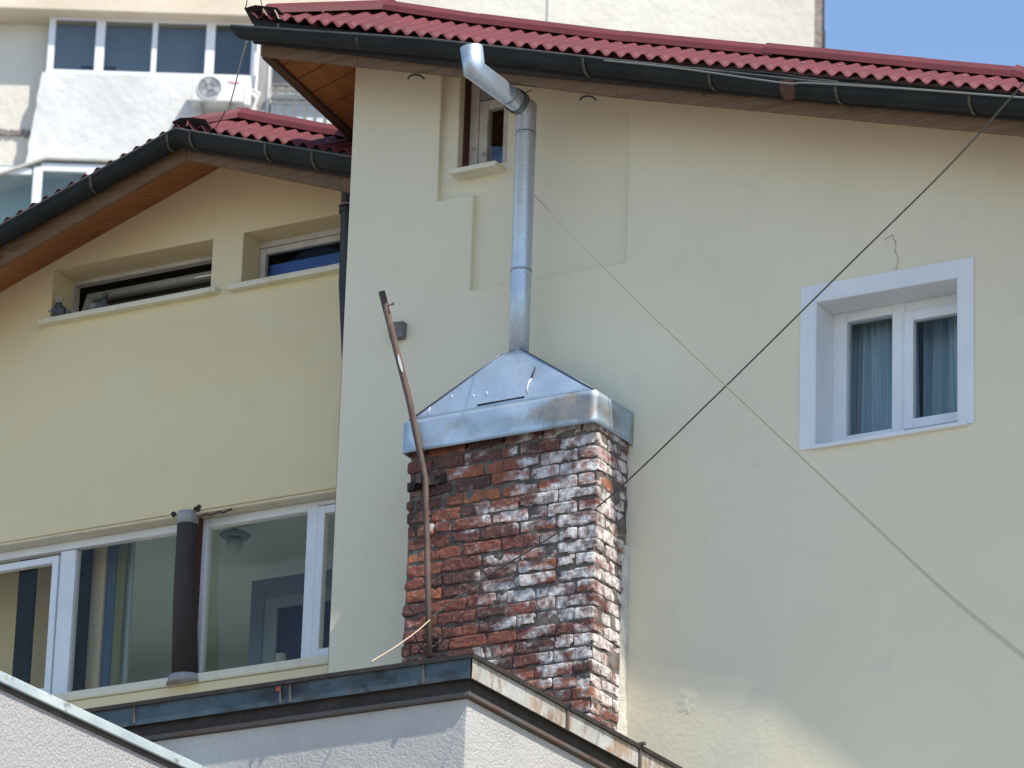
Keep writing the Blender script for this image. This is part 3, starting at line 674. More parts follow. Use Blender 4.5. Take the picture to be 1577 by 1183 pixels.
# room behind
ry = BY+3.2
room(X0-.5, X1+1.0, BY+.2995, ry, Z0-.9, Z1+.25, M['ceil'], house, low=Z0+.25)  # floor and lower back wall left out, unseen, to let daylight in
inner = MB()
def ip(px_, py_, Y): return at(px_, py_, Y)
iy = BY+1.7
a, b = ip(388,895,iy), ip(520,1035,iy)
inner.box((a.x, iy, b.z-.6), (a.x+.10, iy+.06, a.z)); inner.box((a.x+.10, iy+.001, a.z-.13), (b.x+.8, iy+.059, a.z))
io = inner.build('inner_frame', M['bluewood'], house)
inn2 = MB(); a2 = ip(412,917,iy); inn2.box((a.x+.101, iy+.01, b.z-.6), (a.x+.20, iy+.05, a.z-.131)); inn2.box((a.x+.20, iy+.011, a2.z-.09), (b.x+.8, iy+.049, a2.z-.0)); inn2.build('inner_sash', mat('dull_blue_sash', (.26,.33,.42), rough=.6), io)
inn3 = MB(); inn3.box((a.x+.201, iy+.03, b.z-.6), (b.x+.8, iy+.045, a2.z-.091)); inn3.build('inner_pane', M['navy'], io)
inn4 = MB(); t_ = ip(433,1008,iy-.1); inn4.tube([t_+V((0,0,-.3)), t_], .035, 16); tag(inn4.build('cup', M['pale_door']), 'small pale jar standing inside the lower window by the navy pane', 'jar')
lam = thing('ceiling_lamp', ip(362,815,BY+.9), 'dark round ceiling lamp seen through the large lower pane', 'lamp')
lm = MB(); lc = ip(362,824,BY+.9); lm.tube([lc+V((0,0,.03)), lc+V((0,0,.0)), lc+V((0,0,-.02))], [.04,.10,.085], 20); lm.build('lamp_base', mat('dull_lamp_metal', (.19,.23,.22), rough=.8), lam)
lm = MB(); lm.tube([lc+V((0,0,-.021)), lc+V((0,0,-.06)), lc+V((0,0,-.1)), lc+V((0,0,-.125))], [.035,.055,.04,.006], 20); lm.build('lamp_shade', mat('dim_lamp_glass', (.40,.46,.43), rough=.5), lam)
# striped curtains / posts in the left room
def strip(p0, p1, m, name, label, cat, Y, th=.03):
    a, b = at(p0[0], p0[1], Y), at(p1[0], p1[1], Y)
    s = MB(); s.box((a.x, Y, zfb-.5), (b.x, Y+th, Z1+.2)); return tag(s.build(name, m, bevel=.008), label, cat)
sy = BY+.45
Mo = mat('olive_cloth', (.26,.26,.11), (.20,.20,.09), .85, nscale=5, stretch=(4,4,.2)); Ms = mat('slate_blue_cloth', (.13,.19,.24), (.10,.15,.20), .85, nscale=5, stretch=(4,4,.2))
Mt = mat('pale_teal_paint', (.42,.50,.46), rough=.8); Mk = mat('dark_green_black', (.045,.045,.030), (.025,.024,.018), .95, nscale=3, spec=.05)
strip((118,950),(134,950), Mk, 'post', 'very dark narrow strip at the left edge of the middle lower pane', 'post', sy-.06)
strip((134,950),(157,950), mat('beige_curtain_cloth', (.80,.64,.42), (.72,.56,.36), .85, nscale=5, stretch=(4,4,.2)), 'hanging_curtain', 'beige curtain strip behind the middle lower pane', 'curtain', sy)
strip((158,950),(175,950), Ms, 'hanging_curtain', 'slate blue curtain strip beside the beige one', 'curtain', sy+.02)
strip((175,950),(188,950), Mo, 'hanging_curtain', 'olive green curtain strip beside the slate one', 'curtain', sy)
strip((190,950),(199,950), Mt, 'post', 'pale teal upright post behind the middle lower pane', 'post', sy+.05)
strip((-80,950),(86,950), M['tanwall'], 'partition', 'tan wall panel behind the leftmost lower pane', 'partition', sy+.25)
strip((24,950),(50,950), Mk, 'post', 'dark green upright behind the leftmost lower pane', 'post', sy+.05)
# ---- concrete stub and wire hooks on the wall
st = MB(); a = [at(604,501,0), at(627.5,498,0), at(625.5,523,0), at(606,526,0)]
st.prism(a, (0,-.05,0)); tag(st.build('beam_stub', M['concrete'], bevel=.006), 'broken brown-grey beam end sticking out of the wall behind the leaning pole', 'beam end')
for k, (cxp, cyp) in enumerate(((641,120),(906,153))):
    hk = MB(); pts = []
    for i in range(9):
        t = i/8; ang = math.pi*(.08+.84*t); pts.append(at(cxp+13*math.cos(ang)*-1, cyp-8*math.sin(ang)+4, YF-.012)+V((0,-.01*math.sin(ang),0)))
    hk.tube(pts, .006, 6); hk.build('wire_hook', M['blackcloth'], house)
# plaster patch bulge at lower right
pp = MB(); c0_ = at(1058,1080,0); n = 36; rows = []
for i in range(n+1):
    rw_ = []
    for k in range(n+1):
        a, b = (i/n-.5)*2, (k/n-.5)*2; q = V((a*2.1, b*2.1, 4.0))
        e = max(0, 1-(a*a*1.3+b*b)**.5-.25*abs(noise.noise(q)))**.7
        e *= 1+.5*noise.noise(V((a*5,b*5,2))); lipz = .9 if b > -.55 else .35
        rw_.append(pp.bm.verts.new(c0_+V((a*.12, .003-.007*e*lipz, b*.15))))
    rows.append(rw_)
for a, b in zip(rows, rows[1:]):
    for k in range(n): pp.bm.faces.new((a[k], b[k], b[k+1], a[k+1])).smooth = True
pp.build('plaster_patch', M['cream'], house)
# ------------------------------------------------------------------ chimney
YC = -.365
chim = thing('chimney', (at(770,900,YC).x, YC/2, 0), 'old red brick chimney with white bloom and a blue-grey sheet metal hood', 'chimney')
cxl = (at(622,850,YC).x+at(632,705,YC).x)/2-.0; cxr = at(915.5,900,YC).x
cz1 = at(770, 680, YC).z+.0; cz0 = at(770, 1240, YC).z
ZPITCH = .0775
def brick_attr(bm): return bm.verts.layers.float.new('tint')
bkm = MB(); lay = bkm.bm.verts.layers.float.new('tint')
def brick(x0, x1, y0, y1, z0, z1, t, nx, ny, nz, seed):
    gx = [x0+(x1-x0)*i/nx for i in range(nx+1)]; gy = [y0+(y1-y0)*i/ny for i in range(ny+1)]; gz = [z0+(z1-z0)*i/nz for i in range(nz+1)]
    idx = {}
    def vt(i, j, k):
        key = (i, j, k)
        if key not in idx:
            p = V((gx[i], gy[j], gz[k])); ex = (i in (0, nx)) + (j in (0, ny)) + (k in (0, nz))
            c = V(((x0+x1)/2, (y0+y1)/2, (z0+z1)/2))
            r = .004 if ex == 2 else (.010 if ex == 3 else 0)
            dv = V(((-1 if i == nx else (1 if i == 0 else 0)), (-1 if j == ny else (1 if j == 0 else 0)), (-1 if k == nz else (1 if k == 0 else 0))))
            p += dv*r*.45
            p += noise.noise_vector(p*14+V((seed, 0, 0)))*.0045 + noise.noise_vector(p*45+V((seed,0,0)))*.003
            chip = noise.noise(p*9+V((0,seed*3.3,0)))
            if ex >= 2 and chip > .28: p += dv*.012
            v = bkm.bm.verts.new(p); v[lay] = t; idx[key] = v
        return idx[key]
    def face(a, b, c, d): bkm.bm.faces.new((a, b, c, d))
    for i in range(nx):
        for k in range(nz): face(vt(i,0,k), vt(i+1,0,k), vt(i+1,0,k+1), vt(i,0,k+1)); face(vt(i,ny,k), vt(i,ny,k+1), vt(i+1,ny,k+1), vt(i+1,ny,k))
        for j in range(ny): face(vt(i,j,0), vt(i,j+1,0), vt(i+1,j+1,0), vt(i+1,j,0)); face(vt(i,j,nz), vt(i+1,j,nz), vt(i+1,j+1,nz), vt(i,j+1,nz))
    for j in range(ny):
        for k in range(nz): face(vt(0,j,k), vt(0,j,k+1), vt(0,j+1,k+1), vt(0,j+1,k)); face(vt(nx,j,k), vt(nx,j+1,k), vt(nx,j+1,k+1), vt(nx,j,k+1))
z = cz0; row = 0
while z < cz1-.02:
    h = .0705+random.uniform(-.003,.002); jl = 0
    # front face, right corner brick shared with side: stretcher or header at the corner
    x = cxr+random.uniform(-.006,.006)
    first = True
    while x > cxl+.02:
        L_ = (.245 if (row % 2 == 0) else .12) if first else random.choice((.245,.245,.24,.25,.12,.19))
        xn = max(cxl+random.uniform(-.012,.012), x-L_)
        if xn-cxl < .05: xn = cxl+random.uniform(-.014,.014)
        yo = random.uniform(-.007,.006)
        dep = .245 if (first and row % 2) else .12
        if first: yo = random.uniform(-.004,.004)
        tilt = random.uniform(-.003,.003)
        brick(xn+.003, x-.003, YC+yo, YC+yo+dep, z+tilt, z+tilt+h, random.random(), max(4, int((x-xn)/.014)), 5 if first else 2, 6, random.uniform(0,50))
        x = xn; first = False
    # side
    y = YC+(.245 if row % 2 else .12)+.01
    while y < -.03:
        yn = min(-.002, y+(.245 if row % 2 == 0 else .12)); 
        if yn > -.03: yn = -.002
        brick(cxr-.10, cxr-.004+random.uniform(-.008,.006), y, yn-.008, z, z+h, random.random(), 2, max(3, int((yn-y)/.03)), 4, random.uniform(0,50)); y = yn
    z += ZPITCH*random.uniform(.985,1.015); row += 1
def brickhook(N, L, tc, nz, rng, mix, col, p):
    at_ = N.new('ShaderNodeAttribute'); at_.attribute_name = 'tint'
    cr = N.new('ShaderNodeValToRGB'); L.new(at_.outputs['Fac'], cr.inputs[0]); e = cr.color_ramp.elements
    e[0].position = 0; e[0].color = (.095,.048,.040,1); e[1].position = 1; e[1].color = (.42,.150,.065,1)
    for ps, cc in ((.2,(.135,.056,.045,1)), (.45,(.18,.064,.047,1)), (.7,(.225,.075,.050,1)), (.88,(.28,.092,.052,1))): q = e.new(ps); q.color = cc
    c = mix(rng(nz(22,8,I3,2), .45, .75, 0, .55), cr.outputs[0], (.07,.035,.030))
    c = mix(rng(nz(5,8,I3,7), .54, .70, 0, .75), c, (.055,.042,.038))
    c = mix(rng(nz(60,6,I3,8), .56, .66, 0, .6), c, (.30,.25,.22))
    sx = N.new('ShaderNodeSeparateXYZ'); L.new(tc.outputs['Object'], sx.inputs[0])
    gx = rng(sx.outputs[0], cxl+.30, cxr-.15, -.02, .19)
    zz = rng(sx.outputs[2], cz0+.55, cz0+.85, -.10, .0)
    ad = N.new('ShaderNodeMath'); ad.operation = 'ADD'; L.new(gx, ad.inputs[0]); L.new(zz, ad.inputs[1])
    a2_ = N.new('ShaderNodeMath'); a2_.operation = 'ADD'; L.new(ad.outputs[0], a2_.inputs[0]); L.new(nz(4.2,9,(1,1,1.8),4), a2_.inputs[1])
    at2 = N.new('ShaderNodeMath'); at2.operation = 'FRACT'; mm = N.new('ShaderNodeMath'); mm.operation = 'MULTIPLY'; mm.inputs[1].default_value = 7.3; L.new(at_.outputs['Fac'], mm.inputs[0]); L.new(mm.outputs[0], at2.inputs[0])
    a3 = N.new('ShaderNodeMath'); a3.operation = 'MULTIPLY_ADD'; a3.inputs[1].default_value = .10; L.new(at2.outputs[0], a3.inputs[0]); L.new(a2_.outputs[0], a3.inputs[2])
    w1_ = rng(a3.outputs[0], .62, .74, 0, 1)
    w2_ = rng(nz(26,8,(1,1,.7),5), .36, .58, .15, 1)
    ml = N.new('ShaderNodeMath'); ml.operation = 'MULTIPLY'; L.new(w1_, ml.inputs[0]); L.new(w2_, ml.inputs[1])
    return mix(ml.outputs[0], c, (.70,.675,.655))
M['brick'] = mat('weathered_brick', (.2,.06,.04), rough=.9, hook=brickhook, bumps=((35,.6,.008,I3),(120,.5,.003,I3)))
bs = bkm.build('brick_stack', M['brick'], chim)
mo = MB()
# mortar core, gently uneven
def wav(x0, x1, z0, z1, Yp, axis='x'):
    n, k = int(abs(x1-x0)/.02), int((z1-z0)/.02); rows = []
    for i in range(n+1):
        r = []
        for j in range(k+1):
            a = x0+(x1-x0)*i/n; b = z0+(z1-z0)*j/k; d = .012*noise.noise(V((a*12,b*12,3)))
            r.append(mo.bm.verts.new((a, Yp+d, b) if axis == 'x' else (Yp+d, a, b)))
        rows.append(r)
    for a, b in zip(rows, rows[1:]):
        for j in range(k): f_ = mo.bm.faces.new((a[j], b[j], b[j+1], a[j+1])); f_.smooth = True
wav(cxl+.010, cxr-.014, cz0, cz1, YC+.009); wav(YC+.009, -.0, cz0, cz1, cxr-.012, 'y')
mo.quad((cxl+.012,YC+.014,cz0),(cxl+.012,0,cz0),(cxl+.012,0,cz1),(cxl+.012,YC+.014,cz1))
mo.build('mortar', M['mortar'], bs)
# white plaster smear down the joint between chimney and wall
pl = MB(); n = 40; rows = []
for i in range(n+1):
    zz = cz0+(cz1-.6-cz0)*i/n; wv = .030+.022*noise.noise(V((0,0,zz*7)))+(.02 if i < 14 else 0)
    rows.append([pl.bm.verts.new((cxr-.01, -.03-wv*.5, zz)), pl.bm.verts.new((cxr+.010, -.018-wv*.3, zz)), pl.bm.verts.new((cxr+wv*.55, -.002, zz))])
for a, b in zip(rows, rows[1:]):
    for j in range(2): pl.bm.faces.new((a[j], a[j+1], b[j+1], b[j])).smooth = True
pl.build('plaster_joint', mat('pale_plaster_smear', (.66,.63,.52), (.50,.46,.38), .9, nscale=12, bumps=((40,.8,.01,I3),)), bs)
# hood
YH = -.425
hx0, hx1 = at(621.5,672,YH).x, at(916.5,625,YH).x; hz0 = (at(622,697.5,YH).z+at(916.5,650.5,YH).z)/2; hz1 = (at(621,650,YH).z+at(916.5,600.5,YH).z)/2
pc = at(798, 548, -.235); ph_ = pc.z
hd = MB()
A, B_, C_, D_ = V((hx0,YH,hz0)), V((hx1,YH,hz0)), V((hx1+.012,-.004,hz0)), V((hx0-.01,-.004,hz0))
up_ = V((0,0,hz1-hz0)); A1, B1, C1, D1 = A+up_, B_+up_, C_+up_, D_+up_
def grid(mb, a, b, c, d, nx, nz, w_):
    rows = []
    nr = (b-a).cross(d-a).normalized()
    for i in range(nx+1):
        r = []
        for j in range(nz+1):
            p = a.lerp(b, i/nx).lerp(d.lerp(c, i/nx), j/nz)
            e = math.sin(math.pi*i/nx)*math.sin(math.pi*j/nz)
            p = p+nr*(w_*e*noise.noise(p*4.2+V((3,1,7)))); r.append(mb.bm.verts.new(p))
        rows.append(r)
    for x, y in zip(rows, rows[1:]):
        for j in range(nz): f_ = mb.bm.faces.new((x[j], y[j], y[j+1], x[j+1])); f_.smooth = True
grid(hd, A, B_, B1, A1, 30, 8, .05); grid(hd, B_, C_, C1, B1, 10, 6, .02); grid(hd, A, D_, D1, A1, 10, 6, .01)
rp = .062
T = [V((pc.x-rp*1.1, pc.y-rp, ph_)), V((pc.x+rp*1.1, pc.y-rp, ph_)), V((pc.x+rp*1.1, pc.y+rp, ph_)), V((pc.x-rp*1.1, pc.y+rp, ph_))]
iA, iB, iC, iD = A1+V((.03,.004,0)), B1+V((-.006,.004,0)), C1, D1+V((.03,0,0))
grid(hd, iA, iB, T[1], T[0], 30, 12, .02); grid(hd, iB, iC, T[2], T[1], 8, 12, .01); grid(hd, iA, iD, T[3], T[0], 8, 12, .008); grid(hd, iD, iC, T[2], T[3], 8, 8, 0)
hd.quad(A1, B1, iB, iA)
hood = hd.build('metal_hood', M['zinc'], chim, solid=.003)
# standing seams on the hips and scratches on the front
M['dseam'] = mat('dark_seam', (.12,.14,.17), rough=.5, metal=.6)
for a, b in ((iA, T[0]), (iB, T[1])): sm = MB(); sm.tube([a+V((0,-.002,.002)), b+V((0,-.002,.002))], .005, 6); sm.build('hip_seam', M['dseam'], hood)
sm = MB()
nf = (iB-iA).cross(T[0]-iA).normalized(); nf = nf if nf.y < 0 else -nf
def onf(px_, py_): return atP(px_, py_, iA, nf)+nf*.006
for pts, wd_ in (([(736,625),(770,619),(808,612)], .0045), ([(825,567),(822,575),(819,583)], .004)): sm = MB(); sm.tube([onf(*q) for q in pts], wd_, 6); sm.build('tar_line', M['blackcloth'], hood)
M['drip'] = mat('white_drip', (.8,.82,.8), rough=.6)
for pts in ([(819,584),(815,590),(812,600),(814,606)], [(788,588),(786,600)], [(780,592),(777,604)], [(750,604),(751,610)], [(730,609),(730,612)], [(660,638),(663,628)], [(697,610),(696,613)]): sm = MB(); sm.tube([onf(*q) for q in pts], [.0025]+[.005 if i == 0 and pts[0][0] == 819 else .002 for i in range(len(pts)-2)]+[.0015], 6); sm.build('paint_drip', M['drip'], hood)
# flue pipe
tipY = -.845; pz = at(808.5, 168, -.235).z; PX = (at(809,300,-.235).x+at(797,520,-.235).x)/2
r_ = .057
fp = MB(); fp.tube([V((PX,-.235,ph_-.02)), V((PX,-.235,pz))], r_, 28, cap=False)
hz = pz
path = [V((PX,-.235,ph_-.02)), V((PX,-.235,(ph_+pz)/2)), V((PX,-.235,pz-.0))]
fp.bm.free(); fp = MB()
tipb = V((PX+.005, tipY, pz-.005))
fp.tube([V((PX,-.235,ph_-.02)), V((PX,-.235,ph_+.4)), V((PX,-.235,pz)), tipb, tipb+V((-.012,-.02,.135))], [r_, r_, r_*1.02, r_*1.08, r_*1.12], 28, cap=False)
pipe = fp.build('flue_pipe', M['zinc_pipe'], hood, solid=.003)
M['seamz'] = mat('seam_zinc', (.38,.40,.42), rough=.45, metal=.9)
for a, b in ((V((PX,-.235,pz-.17)), V((PX,-.235,pz-.155))), (V((PX,-.235,ph_+.52)), V((PX,-.235,ph_+.51))), (V((PX+.003,-.46,pz-.003)), V((PX+.003,-.475,pz-.003))), (V((PX,-.235,ph_-.01)), V((PX,-.235,ph_+.012)))):
    cl = MB(); cl.tube([a, b], r_+.005, 28); cl.build('pipe_seam', M['seamz'], chim if False else pipe)
wr = MB(); 
for k in range(3):
    pts = []
    for i in range(15):
        a = 2*math.pi*i/14; pts.append(V((PX+math.cos(a)*(r_+.012), -.33-.02*k+.01*math.sin(3*a), pz+math.sin(a)*(r_+.012))))
    wr.tube(pts, .003, 5)
wr.tube([V((PX-.02,-.33,pz+.07)), V((PX-.05,-.30,pz+.10)), V((PX-.03,-.22,pz+.11)), V((PX+.01,-.2,pz+.13))], .003, 5)
wr.build('binding_wire', M['blackcloth'], pipe)
# ------------------------------------------------------------------ leaning rod
rodp = [at(661,1012,-.56), at(659,900,-.50), at(655,738,-.435), at(630,615,-.47), at(588,450,-.52)]
rod = thing('metal_pole', rodp[0], 'thin bent rusty steel pole standing against the brick chimney', 'pole')
rd = MB(); rd.tube(rodp, [.0175,.0175,.0175,.019,.0195], 16)
pole = rd.build('pole', M['rod'], rod)
rd = MB(); q = at(595,472,-.515); rd.tube([q, q+V((.05,-.01,.004))], .004, 8); rd.tube([q+V((.049,-.01,.004)), q+V((.055,-.01,.0045))], .009, 8); rd.build('bolt', M['cable'], pole)
# flaked white paint
fk = MB(); a, b = rodp[3].lerp(rodp[4], .24), rodp[3].lerp(rodp[4], .40); tdir = (b-a).normalized(); o_ = V((.010,-.0185,0))
n = 9; up_r, lo_r = [], []
for i in range(n+1):
    p = a.lerp(b, i/n)+o_; wv = .008*math.sin(math.pi*(i+.5)/(n+1))+.0015*random.random()
    up_r.append(p+V((wv,.002,0))); lo_r.append(p-V((wv,0,0)))
for i in range(n): fk.hexa([lo_r[i], lo_r[i+1], up_r[i+1], up_r[i]], [q+V((.002,-.003,0)) for q in (lo_r[i], lo_r[i+1], up_r[i+1], up_r[i])])
fk.build('paint_flake', mat('white_flake', (.75,.73,.68), rough=.8), pole)
# black cloth wrap and strap to the chimney
bw_ = MB(); a = at(629,752,YC-.01); b = at(687,737,YC-.012); n = 14; prev = None
for i in range(n+1):
    t = i/n; p = a.lerp(b, t); bulge = .085*math.exp(-((t-.42)/.16)**2); hh = .024+.012*noise.noise(V((t*9,0,2)))
    cur = [p+V((0,-.012-bulge,-hh-.01*noise.noise(V((t*6,5,1))))), p+V((0,-.016-bulge,hh)), p+V((0,.01,hh*.9)), p+V((0,.01,-hh))]
    if prev: bw_.hexa(prev, cur)
    prev = cur
bw_.build('tape_strap', M['blackcloth'], rod)
rg_ = MB()
for k in range(16):
    p = at(662+random.uniform(-14,12), 996+random.uniform(-12,10), -.50); q = p+V((random.uniform(-.08,.08), random.uniform(-.05,.02), random.uniform(.0,.09))); m_ = (p+q)/2+V((random.uniform(-.03,.03),0,random.uniform(-.02,.03)))
    rg_.tube([p, m_, q], .0035, 5)
rg_.build('wire_tangle', M['blackcloth'], rod)
# ------------------------------------------------------------------ cables
def cable(pts, r, m, name, label, cat='cable', n=40, taper=0, seg=8):
    pts = [V(p) for p in pts]; out = []
    # Catmull-Rom
    P = [pts[0]*2-pts[1]]+pts+[pts[-1]*2-pts[-2]]
    for i in range(1, len(P)-2):
        for k in range(n):
            t = k/n; a, b, c, d = P[i-1], P[i], P[i+1], P[i+2]
            out.append(.5*((2*b)+(c-a)*t+(2*a-5*b+4*c-d)*t*t+(3*b-a-3*c+d)*t**3))
    out.append(pts[-1])
    c = MB(); c.tube(out, r if not taper else [r*(taper+(1-taper)*min(1, i/len(out)*1.6)) for i in range(len(out))], seg); return tag(c.build(name, m), label, cat)
cable([at(661,953,-.52), at(740,895,YC-.03), at(850,826,YC-.03), at(938,766,YC-.03), at(1095,617,-1.2), at(1300,415,-2.2), at(1460,257,-3.0), at(1577,128,-3.7), at(1700,-8,-4.4)], .0046, M['cable'], 'cable', 'dark cable rising from the chimney up to the right across the gutter')
cable([at(821,299,-.03), at(965,447,-2.4), at(1100,577,-4.8), at(1300,765,-8.0), at(1450,905,-10.3), at(1577,1010,-12.3), at(1750,1150,-15)], .0042, M['shadow_cable'], 'cable', 'added thin line imitating a soft cable shadow slanting down to the right across the main wall', taper=.45)  # thin tube standing in for a cable's soft shadow on the wall
cable([at(662,955,-.53), at(640,974,-1.1), at(608,997,-1.9), at(572,1019,-2.8)], .0038, M['rope'], 'rope', 'short beige rope tied low on the pole and running to the flat roof edge', 'rope')
cable([at(930,93,YL-.02), at(1050,106,YL-.02), at(1203,127.5,YL-.03), at(1240,128,YL-.02), at(1330,133,YL-.02), at(1420,139,YL-.02), at(1577,151,YL-.02), at(1640,157,YL-.02)], .0055, M['grey_cable'], 'cable', 'thin grey cable lying along the front lip of the main gutter')
cable([at(1070,104,YL+.06), at(1180,112,YL+.06), at(1240,120,YL+.05), at(1290,126,YL+.03)], .005, M['cable'], 'cable', 'short dark cable hanging between the roof sheets and the main gutter')
for pts, lb in (([(377,14),(380,4),(382,-25)], 'leftmost thin dark wire standing on the corner of the main roof'), ([(405,14),(402,2),(398,-25)], 'middle pair wire standing on the main roof corner'), ([(387,20),(394,24)], 'short pale wire end lying across the dark end of the roof sheets')):
    cable([at(x, y, YE+.02) for x, y in pts], .0035, M['cable'] if len(pts) > 2 else M['rope'], 'wire', lb, 'wire', 8)
cable([at(405,14,YE-.06), at(408,19,YE-.06), at(411,24,YE-.06)], .003, M['rope'], 'wire', 'pale twisted wire end in the middle of the dark sheet ends', 'wire', 8)
cable([at(423,16,YE-.06), at(427,23,YE-.06), at(429,28,YE-.06), at(432,28.5,YE-.06)], .004, M['rope'], 'wire', 'pale hooked wire end beside the first red wave of the main roof', 'wire', 8)
# ------------------------------------------------------------------ annex (flat-roofed extension in front)
YA = -2.75
annex = thing('annex', (at(500,1100,YA).x, -1.4, 0), 'grey stuccoed flat-roofed extension with blue-green and rusty pale gutters', 'building')
ca = at(727, 1008.5, YA); gl0 = at(100, 1092, YA); z_top = (ca.z+at(400,1052,YA).z)/2
AXl = at(-400,1160,YA).x; gx = ca.x; ovh = .05
GH = .100; wz = z_top
wallX, wallY = gx-ovh, YA+ovh
aw = MB()
tz = z_top-.022-GH-.062-.024
aw.box((AXl, wallY, 0), (wallX, -.001, tz)); aw.build('wall', M['annex_wall'], annex, bevel=.006)
# gutter faces: front and side
def gface(pts_top, m, name, nrm_):
    b = MB(); 
    for a, c in zip(pts_top, pts_top[1:]):
        d = V((0,0,-GH)); b.hexa([a+d, c+d, c+d-nrm_*.006, a+d-nrm_*.006], [a, c, c-nrm_*.006, a-nrm_*.006])
    return b.build(name, m, annex)
za = V((0,0,-.022))
ftop = [V((AXl,YA,z_top-.01)), V((gx-2.4,YA,z_top-.006)), V((gx-.75,YA,z_top+.0)), V((gx,YA,z_top-.0))]
gf = gface([p+za for p in ftop], M['annex_gutter'], 'gutter', V((0,-1,0)))
stop = [V((gx,YA,z_top)), V((gx,-.002,z_top))]
gs = gface([p+za for p in stop], M['annex_gutter_side'], 'gutter', V((1,0,0)))
eb = MB()
for a, c in zip(ftop, ftop[1:]): eb.hexa([a+V((0,-.015,-.022)), c+V((0,-.015,-.022)), c+V((0,.25,-.022)), a+V((0,.25,-.022))], [a+V((0,-.015,0)), c+V((0,-.015,0)), c+V((0,.25,0)), a+V((0,.25,0))])
a, c = stop; eb.hexa([a+V((.015,-.015,-.0215)), c+V((.015,0,-.0215)), c+V((-.25,0,-.0215)), a+V((-.25,.0,-.0215))], [a+V((.015,-.015,.001)), c+V((.015,0,.001)), c+V((-.25,0,.001)), a+V((-.25,0,.001))])
eb.build('roof_edge', M['blackmetal'], annex)
zt_0 = z_top-.022-GH-.060
us = MB(); us.box((AXl, YA+.007, z_top-.022-GH+.01), (gx-.007, -.002, z_top-.022-GH+.004)); 
us.box((AXl, YA+.035, zt_0), (gx-.035, -.002, z_top-.022-GH+.003)); us.build('roof_deck', M['blackmetal'], annex)
tr = MB(); zt_ = z_top-.022-GH-.062
tr.box((AXl, wallY-.030, zt_-.022), (wallX+.030, wallY+.02, zt_)); tr.box((wallX-.02, wallY+.021, zt_-.0215), (wallX+.030, -.002, zt_-.0005)); tr.build('trim', M['trimrust'], annex, bevel=.003)
jt = MB()
for p_, w_ in ((210,.010),(433,.008),(448,.010),(652,.010)):
    x = at(p_, 1060, YA).x; jt = MB(); jt.box((x-w_/2, YA-.010, z_top-GH-.02), (x+w_/2, YA-.0005, z_top-.024)); jt.build('seam', M['trimrust'], gf)
jt = MB()
for py_, px_ in ((1125,872),(1175,984)):
    p = atX(px_, py_, gx); jt = MB(); jt.box((gx+.0005, p.y-.010, z_top-GH-.03), (gx+.012, p.y+.010, z_top-.0)); jt.box((gx+.001, p.y-.012, z_top+.001), (gx+.035, p.y+.012, z_top+.014)); jt.build('seam', M['trimrust'], gs)
rfp = MB(); rfp.box((at(431,1047,YA).x-.012, YA-.012, z_top-.055), (at(431,1047,YA).x+.012, YA-.0105, z_top-.03)); rfp.build('rust_spot', mat('bright_rust', (.25,.06,.035), rough=.9), gf)
# ------------------------------------------------------------------ wing wall lower left
pw = at(318, 1180, -2.95); WX = pw.x; pw0 = atX(0, 1034, WX)
wing = thing('parapet_wall', (WX, -5, 0), 'sunlit rough stucco wall with a pale green metal coping in the lower left corner', 'wall')
wzt = (pw.z+pw0.z)/2
wl_ = MB(); wl_.box((WX-.25, -9.0, 0), (WX-.03, wallY-.001, wzt-.055)); wl_.build('wall', M['wing_wall'], wing, bevel=.006)
cp = MB(); cp.hexa([V((WX-.28,-9,wzt-.052)), V((WX,-9,wzt-.052)), V((WX,wallY-.06,wzt-.052)), V((WX-.28,wallY-.06,wzt-.052))], [V((WX-.28,-9,wzt)), V((WX-.0,-9,wzt)), V((WX,wallY-.06,wzt)), V((WX-.28,wallY-.06,wzt))])
cp.build('coping', M['coping'], wing, bevel=.004)
cp = MB(); cp.box((WX-.04,-9,wzt-.075),(WX-.015,wallY-.07,wzt-.053)); cp.build('shade_strip', M['blackmetal'], wing)  # black strip put in for the shade line under the coping
